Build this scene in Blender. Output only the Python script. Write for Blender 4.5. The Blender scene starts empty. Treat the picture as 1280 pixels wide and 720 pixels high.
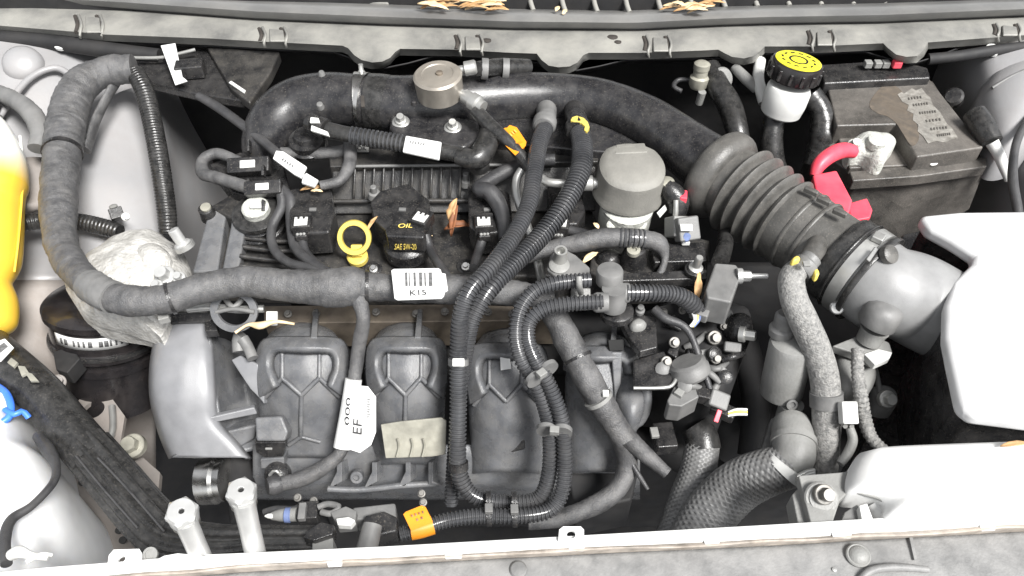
import bpy, bmesh, math, random
from mathutils import Vector, Matrix, noise
random.seed(7)
scn = bpy.context.scene
COL = scn.collection
# ---------------------------------------------------------------- camera
F = 1000.0                      # focal length in photo pixels (1280 wide)
PITCH = math.radians(48)
CAM = Vector((0, -0.522, 0.58))
cd = bpy.data.cameras.new('camera'); co = bpy.data.objects.new('camera', cd); COL.objects.link(co)
co.location = CAM; co.rotation_euler = (math.pi/2-PITCH, 0, 0)
cd.sensor_width = 36; cd.lens = 36*F/1280; cd.clip_start = .01; cd.clip_end = 200
scn.camera = co
# ---------------------------------------------------------------- world, sun, exposure
w = bpy.data.worlds.new('World'); scn.world = w; w.use_nodes = True
nt = w.node_tree; bg = nt.nodes['Background']
sky = nt.nodes.new('ShaderNodeTexSky'); sky.sky_type = 'NISHITA'; sky.sun_disc = False
SUN_EL, SUN_AZ = 56, 138        # azimuth measured clockwise from +Y
sky.sun_elevation = math.radians(SUN_EL); sky.sun_rotation = math.radians(SUN_AZ)
hs = nt.nodes.new('ShaderNodeHueSaturation'); hs.inputs['Saturation'].default_value = .12
nt.links.new(sky.outputs[0], hs.inputs['Color']); nt.links.new(hs.outputs[0], bg.inputs[0])
bg.inputs[1].default_value = .09
sl = bpy.data.lights.new('sun', 'SUN'); so = bpy.data.objects.new('sun', sl); COL.objects.link(so)
sl.energy = 3.0; sl.angle = math.radians(18); sl.color = (1, .985, .96)
_e, _a = math.radians(SUN_EL), math.radians(SUN_AZ)
_d = Vector((math.sin(_a)*math.cos(_e), math.cos(_a)*math.cos(_e), math.sin(_e)))
so.rotation_euler = _d.to_track_quat('Z', 'Y').to_euler()
so.location = _d*3
scn.view_settings.view_transform = 'Standard'; scn.view_settings.look = 'None'
scn.view_settings.gamma = 1; scn.view_settings.exposure = 1.4
# ---------------------------------------------------------------- pixel helpers
FW = Vector((0, math.cos(PITCH), -math.sin(PITCH))); UP = Vector((0, math.sin(PITCH), math.cos(PITCH))); RT = Vector((1, 0, 0))
def P(x, y, z):
    """photo pixel + height in cm above the cylinder-head cover level -> world point"""
    d = FW + RT*((x-640)/F) + UP*((360-y)/F)
    return CAM + d*((z*.01-CAM.z)/d.z)
def PV(x, y, Y):
    """photo pixel on the upright plane at world depth Y"""
    d = FW + RT*((x-640)/F) + UP*((360-y)/F)
    return CAM + d*((Y-CAM.y)/d.y)
def V(p): return p if isinstance(p, Vector) else P(*p)
def mpp(p): return max(.0004, (p-CAM).dot(FW)/F)
# ---------------------------------------------------------------- materials
MATS = {}
def M(name, c, rough=.5, metal=0, var=.25, vs=60, dust=0, dc=(.30, .28, .25), ds=35, bump=.0, bs=400, spec=.5, coat=0, trans=0, edge=.5, rvar=.15, speck=0):
    m = bpy.data.materials.new(name); m.use_nodes = True; MATS[name] = m
    n = m.node_tree.nodes; l = m.node_tree.links; b = n['Principled BSDF']
    tc = n.new('ShaderNodeTexCoord')
    n1 = n.new('ShaderNodeTexNoise'); n1.inputs['Scale'].default_value = vs; n1.inputs['Detail'].default_value = 6
    l.new(tc.outputs['Object'], n1.inputs['Vector'])
    mr = n.new('ShaderNodeMapRange'); mr.inputs['From Min'].default_value = .3; mr.inputs['From Max'].default_value = .7
    mr.inputs['To Min'].default_value = 1-var; mr.inputs['To Max'].default_value = 1+var
    l.new(n1.outputs['Fac'], mr.inputs[0])
    mul = n.new('ShaderNodeVectorMath'); mul.operation = 'SCALE'; mul.inputs[0].default_value = c[:3]
    l.new(mr.outputs[0], mul.inputs['Scale'])
    out = mul.outputs[0]
    if dust:
        n2 = n.new('ShaderNodeTexNoise'); n2.inputs['Scale'].default_value = ds; n2.inputs['Detail'].default_value = 9; n2.inputs['Roughness'].default_value = .7
        l.new(tc.outputs['Object'], n2.inputs['Vector'])
        r2 = n.new('ShaderNodeMapRange'); r2.inputs['From Min'].default_value = edge-.1; r2.inputs['From Max'].default_value = edge+.25
        r2.inputs['To Max'].default_value = dust
        l.new(n2.outputs['Fac'], r2.inputs[0])
        mx = n.new('ShaderNodeMix'); mx.data_type = 'RGBA'; mx.inputs['B'].default_value = (*dc, 1)
        l.new(r2.outputs[0], mx.inputs['Factor']); l.new(out, mx.inputs['A']); out = mx.outputs['Result']
    if speck:
        n4 = n.new('ShaderNodeTexNoise'); n4.inputs['Scale'].default_value = 650; n4.inputs['Detail'].default_value = 3
        l.new(tc.outputs['Object'], n4.inputs['Vector'])
        r4 = n.new('ShaderNodeMapRange'); r4.inputs['From Min'].default_value = .6; r4.inputs['From Max'].default_value = .72; r4.inputs['To Max'].default_value = speck
        l.new(n4.outputs['Fac'], r4.inputs[0])
        m4 = n.new('ShaderNodeMix'); m4.data_type = 'RGBA'; m4.inputs['B'].default_value = (.24, .215, .18, 1)
        l.new(r4.outputs[0], m4.inputs['Factor']); l.new(out, m4.inputs['A']); out = m4.outputs['Result']
    l.new(out, b.inputs['Base Color'])
    rr = n.new('ShaderNodeMapRange'); rr.inputs['To Min'].default_value = max(.03, rough-rvar); rr.inputs['To Max'].default_value = min(1, rough+rvar)
    l.new(n1.outputs['Fac'], rr.inputs[0]); l.new(rr.outputs[0], b.inputs['Roughness'])
    b.inputs['Metallic'].default_value = metal; b.inputs['Specular IOR Level'].default_value = spec
    b.inputs['Coat Weight'].default_value = coat
    if trans: b.inputs['Subsurface Weight'].default_value = trans; b.inputs['Subsurface Radius'].default_value = (.02, .015, .01)
    if bump:
        n3 = n.new('ShaderNodeTexNoise'); n3.inputs['Scale'].default_value = bs; n3.inputs['Detail'].default_value = 4
        l.new(tc.outputs['Object'], n3.inputs['Vector'])
        bp = n.new('ShaderNodeBump'); bp.inputs['Strength'].default_value = bump; bp.inputs['Distance'].default_value = .002
        l.new(n3.outputs['Fac'], bp.inputs['Height']); l.new(bp.outputs[0], b.inputs['Normal'])
    return m
M('black', (.013, .013, .014), .27, speck=.3, dust=.4, dc=(.10, .095, .09), ds=70, bump=.2, bs=900)
M('blackgloss', (.012, .011, .012), .16, dust=.15, dc=(.12, .1, .09))
M('deep', (.012, .012, .013), .7, dust=.3, dc=(.05, .045, .04))  # near-black so the deep pit never looks lit; its shade is in the colour
M('manifold', (.10, .103, .11), .28, speck=.25, dust=.5, dc=(.2, .192, .18), ds=40, bump=.25, bs=1500)
M('cover', (.018, .018, .019), .35, speck=.4, dust=.5, dc=(.13, .12, .105), ds=45, bump=.2, bs=800)
M('coverside', (.18, .182, .19), .36, var=.1, dust=.15, dc=(.25, .24, .23), bump=.15, bs=1600)  # same plastic as manifold, paler: strong light from the left put into the colour
M('rubber', (.015, .015, .015), .29, speck=.2, dust=.3, ds=130, dc=(.13, .125, .12), bump=.15, bs=700)
M('pipe', (.015, .015, .017), .27, speck=.3, dust=.4, dc=(.11, .105, .1), ds=70, bump=.12, bs=1100)
M('tape', (.062, .062, .064), .45, speck=.3, var=.35, dust=.6, dc=(.18, .175, .17), ds=70, bump=.5, bs=900)
M('wire', (.032, .032, .034), .42, dust=.3, dc=(.15, .145, .14), bump=.3, bs=900)
M('corr', (.04, .041, .044), .2, var=.2, dust=.15, dc=(.2, .19, .18))
M('braid', (.13, .13, .13), .45, dust=.3, dc=(.3, .29, .27))
M('bellow', (.06, .058, .054), .42, speck=.35, dust=.5, dc=(.2, .19, .175), ds=20, bump=.2, bs=700)
M('hosedust', (.12, .12, .118), .75, var=.4, vs=300, dust=.8, dc=(.38, .37, .35), ds=260, edge=.45, bump=.7, bs=600)
M('paint', (.27, .268, .272), .4, var=.12, vs=12, dust=.35, dc=(.24, .21, .19), ds=14, bump=.06, bs=300)
M('paintdirty', (.24, .22, .205), .5, var=.2, vs=15, dust=.6, dc=(.2, .165, .14), ds=20, bump=.1, bs=300)
M('frontpaint', (.62, .62, .61), .35, var=.08, vs=20, dust=.4, dc=(.3, .27, .24), ds=16, edge=.58)
M('frontplate', (.17, .17, .168), .55, var=.15, dust=.5, dc=(.33, .32, .31), ds=30, bump=.2, bs=500)
M('seam', (.30, .26, .22), .8, var=.4, vs=90, dust=.6, dc=(.5, .46, .42), ds=60)
M('alucast', (.5, .49, .465), .55, metal=.15, var=.25, vs=50, dust=.8, dc=(.2, .19, .17), ds=80, edge=.52, bump=.9, bs=260)
M('steel', (.62, .61, .59), .28, metal=1, var=.2, dust=.2, dc=(.3, .28, .25))
M('zinc', (.45, .45, .435), .4, metal=.7, var=.15, dust=.25, dc=(.35, .33, .3))
M('studmetal', (.5, .5, .49), .35, metal=.5, var=.1)
M('corrode', (.5, .5, .47), .7, metal=.2, var=.25, vs=120, dust=.6, dc=(.4, .42, .36), ds=90, bump=.8, bs=300)
M('white', (.6, .6, .58), .45, var=.05)
M('tank', (.62, .62, .62), .4, var=.04, trans=.2)
M('label', (.6, .6, .59), .5, var=.04)
M('print', (.008, .008, .01), .6, var=.3, vs=300)
M('faded', (.1, .1, .1), .6, var=.5, vs=300)
M('foil', (.33, .32, .27), .38, metal=.25, var=.4, vs=40, dust=.5, dc=(.12, .11, .09), ds=30, edge=.55, bump=.4, bs=60)
M('yellow', (.6, .47, .10), .4, var=.1)
M('capyellow', (.68, .62, .03), .5, var=.15, vs=200)
M('yellowink', (.72, .55, .12), .6, var=.4, vs=300)
M('orange', (.75, .27, .015), .45, var=.06)
M('red', (.72, .055, .09), .45, var=.1, dust=.15, dc=(.6, .3, .3))
M('boltgrey', (.17, .165, .155), .5, metal=.5, var=.3, vs=200, dust=.4, dc=(.12, .1, .08), ds=150)
M('dullblue', (.12, .16, .3), .5, var=.2)
M('blue', (.05, .18, .75), .4, var=.1)
M('cowl', (.16, .159, .152), .48, var=.25, vs=14, dust=.7, dc=(.33, .32, .285), ds=14, edge=.47, bump=.2, bs=700)
M('cowlbead', (.13, .13, .128), .33, var=.2, vs=10, dust=.45, dc=(.3, .29, .27), ds=12)
M('mark', (.035, .03, .026), .8, var=.3)
M('pumpcap', (.17, .165, .15), .6, var=.12, vs=25, dust=.4, dc=(.26, .25, .22), ds=25, bump=.2, bs=500)
M('damper', (.30, .275, .24), .42, metal=.45, var=.2, vs=40, dust=.3, dc=(.2, .17, .14))
M('greyplastic', (.13, .13, .128), .5, var=.15, dust=.35, dc=(.25, .24, .23), bump=.15, bs=900)
M('lightgrey', (.22, .22, .212), .5, var=.2, vs=40, dust=.5, dc=(.13, .125, .115), ds=50, bump=.2, bs=500)
M('airspout', (.2, .2, .2), .42, var=.12, dust=.3, dc=(.3, .3, .29), bump=.12, bs=1500)
M('airbox', (.5, .5, .5), .38, var=.06, bump=.12, bs=1500)  # lid colour lifted so the blown-out light on top is in it
M('battery', (.03, .029, .027), .42, speck=.5, var=.3, vs=25, dust=.75, dc=(.17, .155, .14), ds=18, edge=.42, bump=.25, bs=500)
M('sticker', (.30, .29, .265), .55, var=.5, vs=60, dust=.9, dc=(.07, .06, .05), ds=55, edge=.42)
M('dirt', (.12, .095, .07), .85, var=.4, vs=60, dust=.8, dc=(.05, .045, .04), ds=50, edge=.4)
M('rust', (.25, .13, .06), .85, var=.4, vs=120, dust=.5, dc=(.45, .36, .26), ds=100)
M('leaf', (.42, .24, .10), .7, var=.4, vs=90, dust=.4, dc=(.6, .45, .28), ds=120)
M('leafpale', (.66, .50, .30), .7, var=.3, vs=90)
M('leafbrown', (.20, .075, .03), .7, var=.4, vs=90)
M('brownmetal', (.12, .1, .08), .6, metal=.3, var=.4, dust=.6, dc=(.3, .25, .19))
M('holeshade', (.01, .01, .01), .9, var=.1)
def tankmat():
    m = M('coolant', (.8, .8, .78), .4, var=.03, trans=.15); n = m.node_tree.nodes; l = m.node_tree.links
    uv = n.new('ShaderNodeUVMap'); sp = n.new('ShaderNodeSeparateXYZ'); l.new(uv.outputs[0], sp.inputs[0])
    r = n.new('ShaderNodeMapRange'); r.inputs['From Min'].default_value = .28; r.inputs['From Max'].default_value = .42; l.new(sp.outputs[0], r.inputs[0])
    mx = n.new('ShaderNodeMix'); mx.data_type = 'RGBA'; mx.inputs['A'].default_value = (.8, .8, .76, 1); mx.inputs['B'].default_value = (.75, .48, .05, 1)
    l.new(r.outputs[0], mx.inputs['Factor']); l.new(mx.outputs['Result'], n['Principled BSDF'].inputs['Base Color'])
tankmat()
# ---------------------------------------------------------------- object helpers
def tagit(o, label=None, cat=None, group=None, kind=None):
    if label: o['label'] = label
    if cat: o['category'] = cat
    if group: o['group'] = group
    if kind: o['kind'] = kind
    return o
def T(name, label, cat, p, group=None):
    o = bpy.data.objects.new(name, None); COL.objects.link(o); o.location = V(p); o.empty_display_size = .01
    return tagit(o, label, cat, group)
def wloc(o):
    v = Vector((0, 0, 0))
    while o: v = v + o.location; o = o.parent
    return v
def mo(name, vs, fs, mat, parent=None, smooth=True, bevel=0, thick=0, uvs=None, sharp=.7, seg=2, **tg):
    me = bpy.data.meshes.new(name)
    c = sum(vs, Vector((0, 0, 0)))/len(vs)
    me.from_pydata([v-c for v in vs], [], fs); me.update()
    if uvs:
        ul = me.uv_layers.new(name='UVMap')
        for li, lp in enumerate(me.loops): ul.data[li].uv = uvs[lp.vertex_index]
    bm = bmesh.new(); bm.from_mesh(me)
    if not thick: bmesh.ops.recalc_face_normals(bm, faces=bm.faces)
    for f in bm.faces: f.smooth = smooth
    if smooth and not bevel:
        for e in bm.edges:
            if len(e.link_faces) == 2 and e.calc_face_angle(0) > sharp: e.smooth = False
    bm.to_mesh(me); bm.free()
    o = bpy.data.objects.new(name, me); COL.objects.link(o)
    if parent is not None: o.parent = parent; o.location = c-wloc(parent)
    else: o.location = c
    me.materials.append(MATS[mat] if isinstance(mat, str) else mat)
    if thick:
        s = o.modifiers.new('solid', 'SOLIDIFY'); s.thickness = thick; s.offset = -1
    if bevel:
        b = o.modifiers.new('bevel', 'BEVEL'); b.width = bevel; b.segments = seg; b.limit_method = 'ANGLE'; b.angle_limit = .6; b.harden_normals = True
    return tagit(o, **tg)
def crv(a, b, c, d, t):
    return .5*((2*b)+(c-a)*t+(2*a-5*b+4*c-d)*t*t+(3*b-a-3*c+d)*t*t*t)
def spline(pts, rs, n=16, closed=False):
    out = []; N = len(pts)
    if N == 1: return [(pts[0], rs[0])]
    for i in range(N if closed else N-1):
        if closed: ix = [(i-1) % N, i, (i+1) % N, (i+2) % N]
        else: ix = [max(i-1, 0), i, i+1, min(i+2, N-1)]
        for k in range(n):
            t = k/n
            out.append((crv(*[pts[j] for j in ix], t), crv(*[rs[j] for j in ix], t)))
    if not closed: out.append((pts[-1], rs[-1]))
    return out
def sweep(pts, r, kind='plain', seg=14, step=None, pitch=5.0, amp=.17, cap=True, flat=None, straight=False):
    W = [V(p) for p in pts]
    if not isinstance(r, (list, tuple)): r = [r]*len(W)
    R = [a*mpp(p) for a, p in zip(r, W)]
    dn = list(zip(W, R)) if straight else spline(W, R, 24)
    L = [0]
    for i in range(1, len(dn)): L.append(L[-1]+(dn[i][0]-dn[i-1][0]).length)
    tot = L[-1]; px = mpp(W[len(W)//2])
    def at(s):
        s = min(max(s, 0), tot)
        lo, hi = 0, len(L)-1
        while hi-lo > 1:
            m = (lo+hi)//2
            if L[m] <= s: lo = m
            else: hi = m
        t = (s-L[lo])/max(1e-9, L[hi]-L[lo])
        return dn[lo][0].lerp(dn[hi][0], t), dn[lo][1]+(dn[hi][1]-dn[lo][1])*t
    S = []
    if kind in ('corr', 'bellow'):
        pt = pitch*px; n = max(2, int(tot/pt)); pt = tot/n
        prof = ((0, 1-amp), (.14, 1), (.52, 1), (.66, 1-amp)) if kind == 'corr' else [(k/8, 1-amp*(.5+.5*math.cos(2*math.pi*k/8))) for k in range(8)]
        for i in range(n):
            for o, k in prof: S.append(((i+o)*pt, k))
        S.append((tot, 1-amp))
    elif straight:
        S = [(l, 1) for l in L]
    else:
        st = (step or (1.6 if kind == 'tape' else 1.2 if kind == 'braid' else 4))*px
        n = max(3, int(tot/st)); S = [(tot*i/n, 1) for i in range(n+1)]
    vs, fs, uv = [], [], []; nrm = None
    sd = random.random()*50
    ee = .0008
    for s, k in S:
        p, rad = at(s); a, _ = at(s-ee*2); b, _ = at(s+ee*2)
        t = (b-a).normalized()
        if nrm is None:
            ref = Vector((0, 0, 1)) if abs(t.z) < .9 else Vector((0, 1, 0))
            nrm = (ref-t*ref.dot(t)).normalized()
        else: nrm = (nrm-t*nrm.dot(t)).normalized()
        bi = t.cross(nrm)
        for j in range(seg):
            th = 2*math.pi*j/seg; q = rad*k
            if kind == 'tape':
                f = (s/(pitch*3.2*px)+j/seg) % 1
                q *= 1+amp*.3*(f-.5)*(.4+noise.noise(p*30+Vector((0, sd, 0))))+.09*noise.noise(p*55+Vector((sd, 0, 0)))+.05*noise.noise((p+nrm*math.cos(th)*rad+bi*math.sin(th)*rad)*260)
            elif kind == 'braid':
                a1 = math.sin(s/(pitch*px)*math.pi*2+th*14); a2 = math.sin(s/(pitch*px)*math.pi*2-th*14)
                q *= 1+amp*.2*(max(a1, a2)-.5)
            elif kind == 'flute':
                q *= 1+amp*.3*math.sin(th*11)
            dx, dy = math.cos(th), math.sin(th)
            if flat: dy *= flat
            vs.append(p+nrm*(dx*q)+bi*(dy*q)); uv.append((s/tot, j/seg))
    m = len(S)
    for i in range(m-1):
        for j in range(seg):
            j2 = (j+1) % seg
            fs.append((i*seg+j, i*seg+j2, (i+1)*seg+j2, (i+1)*seg+j))
    if cap: fs.append(tuple(range(seg))[::-1]); fs.append(tuple(range((m-1)*seg, m*seg)))
    return vs, fs, uv
def tube(name, pts, r, mat, parent=None, kind='plain', seg=14, step=None, pitch=5.0, amp=.17, cap=True, flat=None, straight=False, label=None, cat=None, group=None):
    if kind in ('braid', 'flute'): seg = 84
    v, f, u = sweep(pts, r, kind, seg, step, pitch, amp, cap, flat, straight)
    return mo(name, v, f, mat, parent, uvs=u, sharp=1.0 if kind != 'corr' else .9, label=label, cat=cat, group=group)
def frame(ax):
    ax = Vector(ax).normalized(); ref = Vector((0, 0, 1)) if abs(ax.z) < .9 else Vector((0, -1, 0))
    x = (ref-ax*ref.dot(ax)).normalized(); return x, ax.cross(x), ax
def lathe(name, p, ax, prof, mat, parent=None, seg=32, arc=None, bevel=0, sharp=.6, sq=0, **tg):
    p = V(p); s = mpp(p); x, y, z = frame(ax); vs, fs = [], []
    n = seg+1 if arc else seg
    for r, h in prof:
        for j in range(n):
            th = (arc[0]+(arc[1]-arc[0])*j/seg) if arc else 2*math.pi*j/seg
            k = 1
            if sq:
                k = 1/max(abs(math.cos(th)), abs(math.sin(th)))**sq
            vs.append(p+(x*math.cos(th)+y*math.sin(th))*max(r, .02)*s*k+z*h*s)
    for i in range(len(prof)-1):
        for j in range(seg):
            j2 = j+1 if arc else (j+1) % n
            fs.append((i*n+j, i*n+j2, (i+1)*n+j2, (i+1)*n+j))
    if not arc: fs.append(tuple(range(n))[::-1]); fs.append(tuple(range((len(prof)-1)*n, len(prof)*n)))
    return mo(name, vs, fs, mat, parent, bevel=bevel, sharp=sharp, thick=.0006 if arc else 0, **tg)
def newell(w):
    n = Vector((0, 0, 0))
    for i in range(len(w)):
        a, b = w[i], w[(i+1) % len(w)]
        n += Vector(((a.y-b.y)*(a.z+b.z), (a.z-b.z)*(a.x+b.x), (a.x-b.x)*(a.y+b.y)))
    return n.normalized()
def prism(name, poly, z, depth, mat, parent=None, bev=1.5, dirv=None, rnd=0, seg=2, **tg):
    """px polygon at height z (or per-point heights) made a solid, depth in cm"""
    w = [P(p[0], p[1], p[2] if len(p) > 2 else z) for p in poly]
    if rnd: w = [a for a, _ in spline(w, [0]*len(w), rnd, True)]
    n = newell(w)
    if n.dot(CAM-w[0]) < 0: n = -n; w = w[::-1]
    d = (Vector(dirv).normalized() if dirv else -n)*depth*.01
    k = len(w); vs = w+[a+d for a in w]
    fs = [tuple(range(k)), tuple(range(2*k-1, k-1, -1))]+[(i, i+k, (i+1) % k+k, (i+1) % k) for i in range(k)]
    return mo(name, vs, fs, mat, parent, bevel=bev*mpp(w[0]) if bev else 0, sharp=.5, seg=seg, **tg)
def holeplate(name, poly, holes, z, depth, mat, parent=None, **tg):
    """polygon with ONE round hole (px cx, cy, r): outer outline resampled radially"""
    cx, cy, hr = holes; w = [P(p[0], p[1], z) for p in poly]; c = P(cx, cy, z); r = hr*mpp(c); N = 40
    def ray(th):
        d = Vector((math.cos(th), math.sin(th))); best = 1e9
        for i in range(len(w)):
            a, b = w[i]-c, w[(i+1) % len(w)]-c
            e = (b-a).to_2d(); den = d.x*e.y-d.y*e.x
            if abs(den) < 1e-12: continue
            t = (a.x*e.y-a.y*e.x)/den; u = (a.x*d.y-a.y*d.x)/den
            if t > 0 and -1e-6 <= u <= 1.000001: best = min(best, t)
        return c+Vector((d.x*best, d.y*best, 0))
    vs = []; dz = Vector((0, 0, -depth*.01))
    ths = sorted([2*math.pi*i/N for i in range(N)]+[math.atan2((q-c).y, (q-c).x) % (2*math.pi) for q in w]); N = len(ths)
    for th in ths:
        o = ray(th); i = c+Vector((math.cos(th), math.sin(th), 0))*r; vs += [o, i, o+dz, i+dz]
    fs = []
    for i in range(N):
        a, b = 4*i, 4*((i+1) % N)
        fs += [(a, b, b+1, a+1), (a+2, a+3, b+3, b+2), (a, a+2, b+2, b), (a+1, b+1, b+3, a+3)]
    return mo(name, vs, fs, mat, parent, sharp=.5, **tg)
def pillow(name, poly, z0, z1, depth, mat, parent=None, n=7, pw=2.5, cen=None, smooth=5, lump=0, **tg):
    w = [P(p[0], p[1], p[2] if len(p) > 2 else z0) for p in poly]
    w = [a for a, _ in spline(w, [0]*len(w), smooth, True)] if smooth else w
    c = V(cen) if cen else sum(w, Vector((0, 0, 0)))/len(w)
    k = len(w); vs = [a-Vector((0, 0, depth*.01)) for a in w]; fs = []
    for i in range(n+1):
        s = 1-i/n*.98; s2 = s if i else 1
        h = (z1-z0)*.01*(max(0, 1-s**pw))**(1/pw)
        for a in w:
            q = c+(a-c)*s2; q = Vector((q.x, q.y, a.z+(c.z-a.z)*(1-s2)+h))
            if lump: q.z += lump*.01*noise.noise(q*60)
            vs.append(q)
    for i in range(n+1):
        for j in range(k): fs.append((i*k+j, i*k+(j+1) % k, (i+1)*k+(j+1) % k, (i+1)*k+j))
    fs.append(tuple(range((n+1)*k, (n+2)*k)))
    return mo(name, vs, fs, mat, parent, sharp=.9, **tg)
def patch(name, rows, mat, parent=None, sub=6, thick=.0015, **tg):
    W = [[V(p) for p in r] for r in rows]
    g = [[a for a, _ in spline(r, [0]*len(r), sub)] for r in W]
    cols = list(zip(*g)); cols = [[a for a, _ in spline(list(c), [0]*len(c), sub)] for c in cols]
    nr, nc = len(cols[0]), len(cols)
    vs = [cols[j][i] for i in range(nr) for j in range(nc)]
    fs = [(i*nc+j, (i+1)*nc+j, (i+1)*nc+j+1, i*nc+j+1) for i in range(nr-1) for j in range(nc-1)]
    # face the camera
    a, b, c_ = vs[fs[len(fs)//2][0]], vs[fs[len(fs)//2][1]], vs[fs[len(fs)//2][2]]
    if (b-a).cross(c_-a).dot(CAM-a) < 0: fs = [f[::-1] for f in fs]
    return mo(name, vs, fs, mat, parent, thick=thick, sharp=1.2, **tg)
def box(name, p, sx, sy, sz, mat, parent=None, ax=(0, 0, 1), rot=0, bev=1, **tg):
    """centre p, sizes in px at p; ax = local z axis, rot about it in degrees"""
    p = V(p); s = mpp(p); z = Vector(ax).normalized()
    x = Vector((1, 0, 0)) if abs(z.x) < .9 else Vector((0, 1, 0)); x = (x-z*x.dot(z)).normalized(); y = z.cross(x)
    a = math.radians(rot); x, y = x*math.cos(a)+y*math.sin(a), y*math.cos(a)-x*math.sin(a)
    vs = [p+(x*sx*i+y*sy*j+z*sz*k)*.5*s for i in (-1, 1) for j in (-1, 1) for k in (-1, 1)]
    fs = [(0, 1, 3, 2), (4, 6, 7, 5), (0, 4, 5, 1), (2, 3, 7, 6), (0, 2, 6, 4), (1, 5, 7, 3)]
    return mo(name, vs, fs, mat, parent, bevel=bev*s, **tg)
def hexbolt(name, p, r, mat='zinc', parent=None, ax=(0, -.35, .9), h=.8, stud=0, **tg):
    p = V(p); s = mpp(p)*r; x, y, z = frame(ax); vs, fs = [], []
    def ring(rad, hh, n, tw=0):
        i0 = len(vs)
        for j in range(24):
            th = 2*math.pi*j/24+tw
            k = 1
            if n == 6: k = math.cos(math.pi/6)/math.cos((th % (math.pi/3))-math.pi/6)
            vs.append(p+(x*math.cos(th)+y*math.sin(th))*rad*k*s+z*hh*s)
        return i0
    prof = [(1.0, -.5, 0), (1.0, .12, 0), (.92, .2, 0), (.68, .24, 0), (.68, .24, 6), (.68, .24+h*.85, 6), (.58, .24+h, 0)]
    if stud: prof += [(.34, .26+h, 0), (.34, .26+h+stud, 0), (.26, .34+h+stud, 0)]
    rr = [ring(*q) for q in prof]
    for a, b in zip(rr, rr[1:]):
        for j in range(24): fs.append((a+j, a+(j+1) % 24, b+(j+1) % 24, b+j))
    fs.append(tuple(range(rr[0], rr[0]+24))[::-1]); fs.append(tuple(range(rr[-1], rr[-1]+24)))
    return mo(name, vs, fs, mat, parent, sharp=.5, **tg)
def decal(name, quad, mat, parent=None, depth=.06, z=0, bev=0, **tg):
    return prism(name, quad, z, depth, mat, parent, bev=bev, **tg)
def textq(name, s, quad, mat, parent=None, lift=.0006, **tg):
    """text mapped on a quad: bottom-left, bottom-right, top-right, top-left (px, px, cm)"""
    cu = bpy.data.curves.new(name, 'FONT'); cu.body = s; cu.extrude = 0
    o = bpy.data.objects.new('tmp', cu); COL.objects.link(o)
    dg = bpy.context.evaluated_depsgraph_get(); me = bpy.data.meshes.new_from_object(o.evaluated_get(dg))
    vs = [v.co.copy() for v in me.vertices]; fs = [tuple(p.vertices) for p in me.polygons]
    bpy.data.objects.remove(o); bpy.data.curves.remove(cu)
    x0, x1 = min(v.x for v in vs), max(v.x for v in vs); y0, y1 = min(v.y for v in vs), max(v.y for v in vs)
    q = [V(p) for p in quad]; n = newell(q)
    if n.dot(CAM-q[0]) < 0: n = -n
    out = []
    for v in vs:
        a, b = (v.x-x0)/(x1-x0), (v.y-y0)/(y1-y0)
        out.append(q[0].lerp(q[1], a).lerp(q[3].lerp(q[2], a), b)+n*lift)
    return mo(name, out, fs, mat, parent, smooth=False, thick=.0002, **tg)
def ziptie(p, q, r, parent, name='cable_tie', mat='black', w=6):
    """a strap round a hose at p, running towards q"""
    a, b = V(p), V(q); d = (b-a).normalized(); s = mpp(a)
    o = lathe(name, a, d, [(r-1, -w/2), (r+.8, -w/2), (r+.8, w/2), (r-1, w/2)], mat, parent, seg=24)
    return o
# ================================================================ SETTING
def interp(tab, x):
    if x <= tab[0][0]: return tab[0][1]
    for (a, b), (c, d) in zip(tab, tab[1:]):
        if x <= c: return b+(d-b)*(x-a)/(c-a)
    return tab[-1][1]
fl = [Vector((x, y, -.46)) for x, y in ((-1.1, -.5), (1.1, -.5), (1.1, .6), (-1.1, .6))]
mo('engine_bay_floor', fl, [(0, 1, 2, 3)], 'deep', kind='structure')
fw = [Vector((x, .43+.02*(k % 2), z)) for k, x in enumerate((-1.1, 1.1)) for z in (-.46, .07)]
mo('firewall', fw, [(0, 2, 3, 1)], 'deep', kind='structure')
# the opened hood, out of view, leans over the bay, added to shade it
hd = [Vector((x, .56-.8*t*math.cos(1.08), .13+.8*t*math.sin(1.08)+.02*math.sin(t*3))) for t in (0, .25, .5, .75, 1) for x in (-.72, -.36, 0, .36, .72)]
mo('hood', hd, [(i*5+j, i*5+j+1, i*5+j+6, i*5+j+5) for i in range(4) for j in range(4)], 'paint', thick=.02, kind='structure')
# left apron and strut tower: one pressed sheet
rows = []; low = []
LX = [-120, -20, 50, 100, 150, 195, 225, 262, 310]
LZ = {10: [6, 5, 4, 3, 2, 0, -4, -10, -20], 80: [4, 3, 2.5, 1, -1, -3, -6, -12, -22], 150: [2, 1, -1, -2.5, -3.5, -5, -10, -16, -26],
      220: [0, -2, -5, -5, -5, -7, -14, -20, -30], 290: [-3, -6, -8, -8, -8, -10, -18, -26, -34], 350: [-5, -8, -9, -11, -14, -18, -24, -30, -38],
      430: [-7, -10, -12, -16, -22, -28, -32, -36, -42], 540: [-8, -12, -16, -21, -27, -31, -34, -38, -42], 640: [-9, -12, -15, -18, -22, -27, -31, -36, -40], 760: [-9, -11, -13, -15, -18, -22, -26, -30, -34]}
for y, zs in LZ.items():
    if y <= 350: rows.append([(x, y, z) for x, z in zip(LX, zs)])
    if y >= 350: low.append([(x, y, z) for x, z in zip(LX[:6], zs)])
lf = patch('inner_fender_left', rows, 'paint', sub=5, kind='structure')
decal('seam_line', [(100, 205, -4.3), (140, 172, -3.2), (142, 174, -3.2), (102, 207, -4.3)], 'greyplastic', lf)
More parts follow.
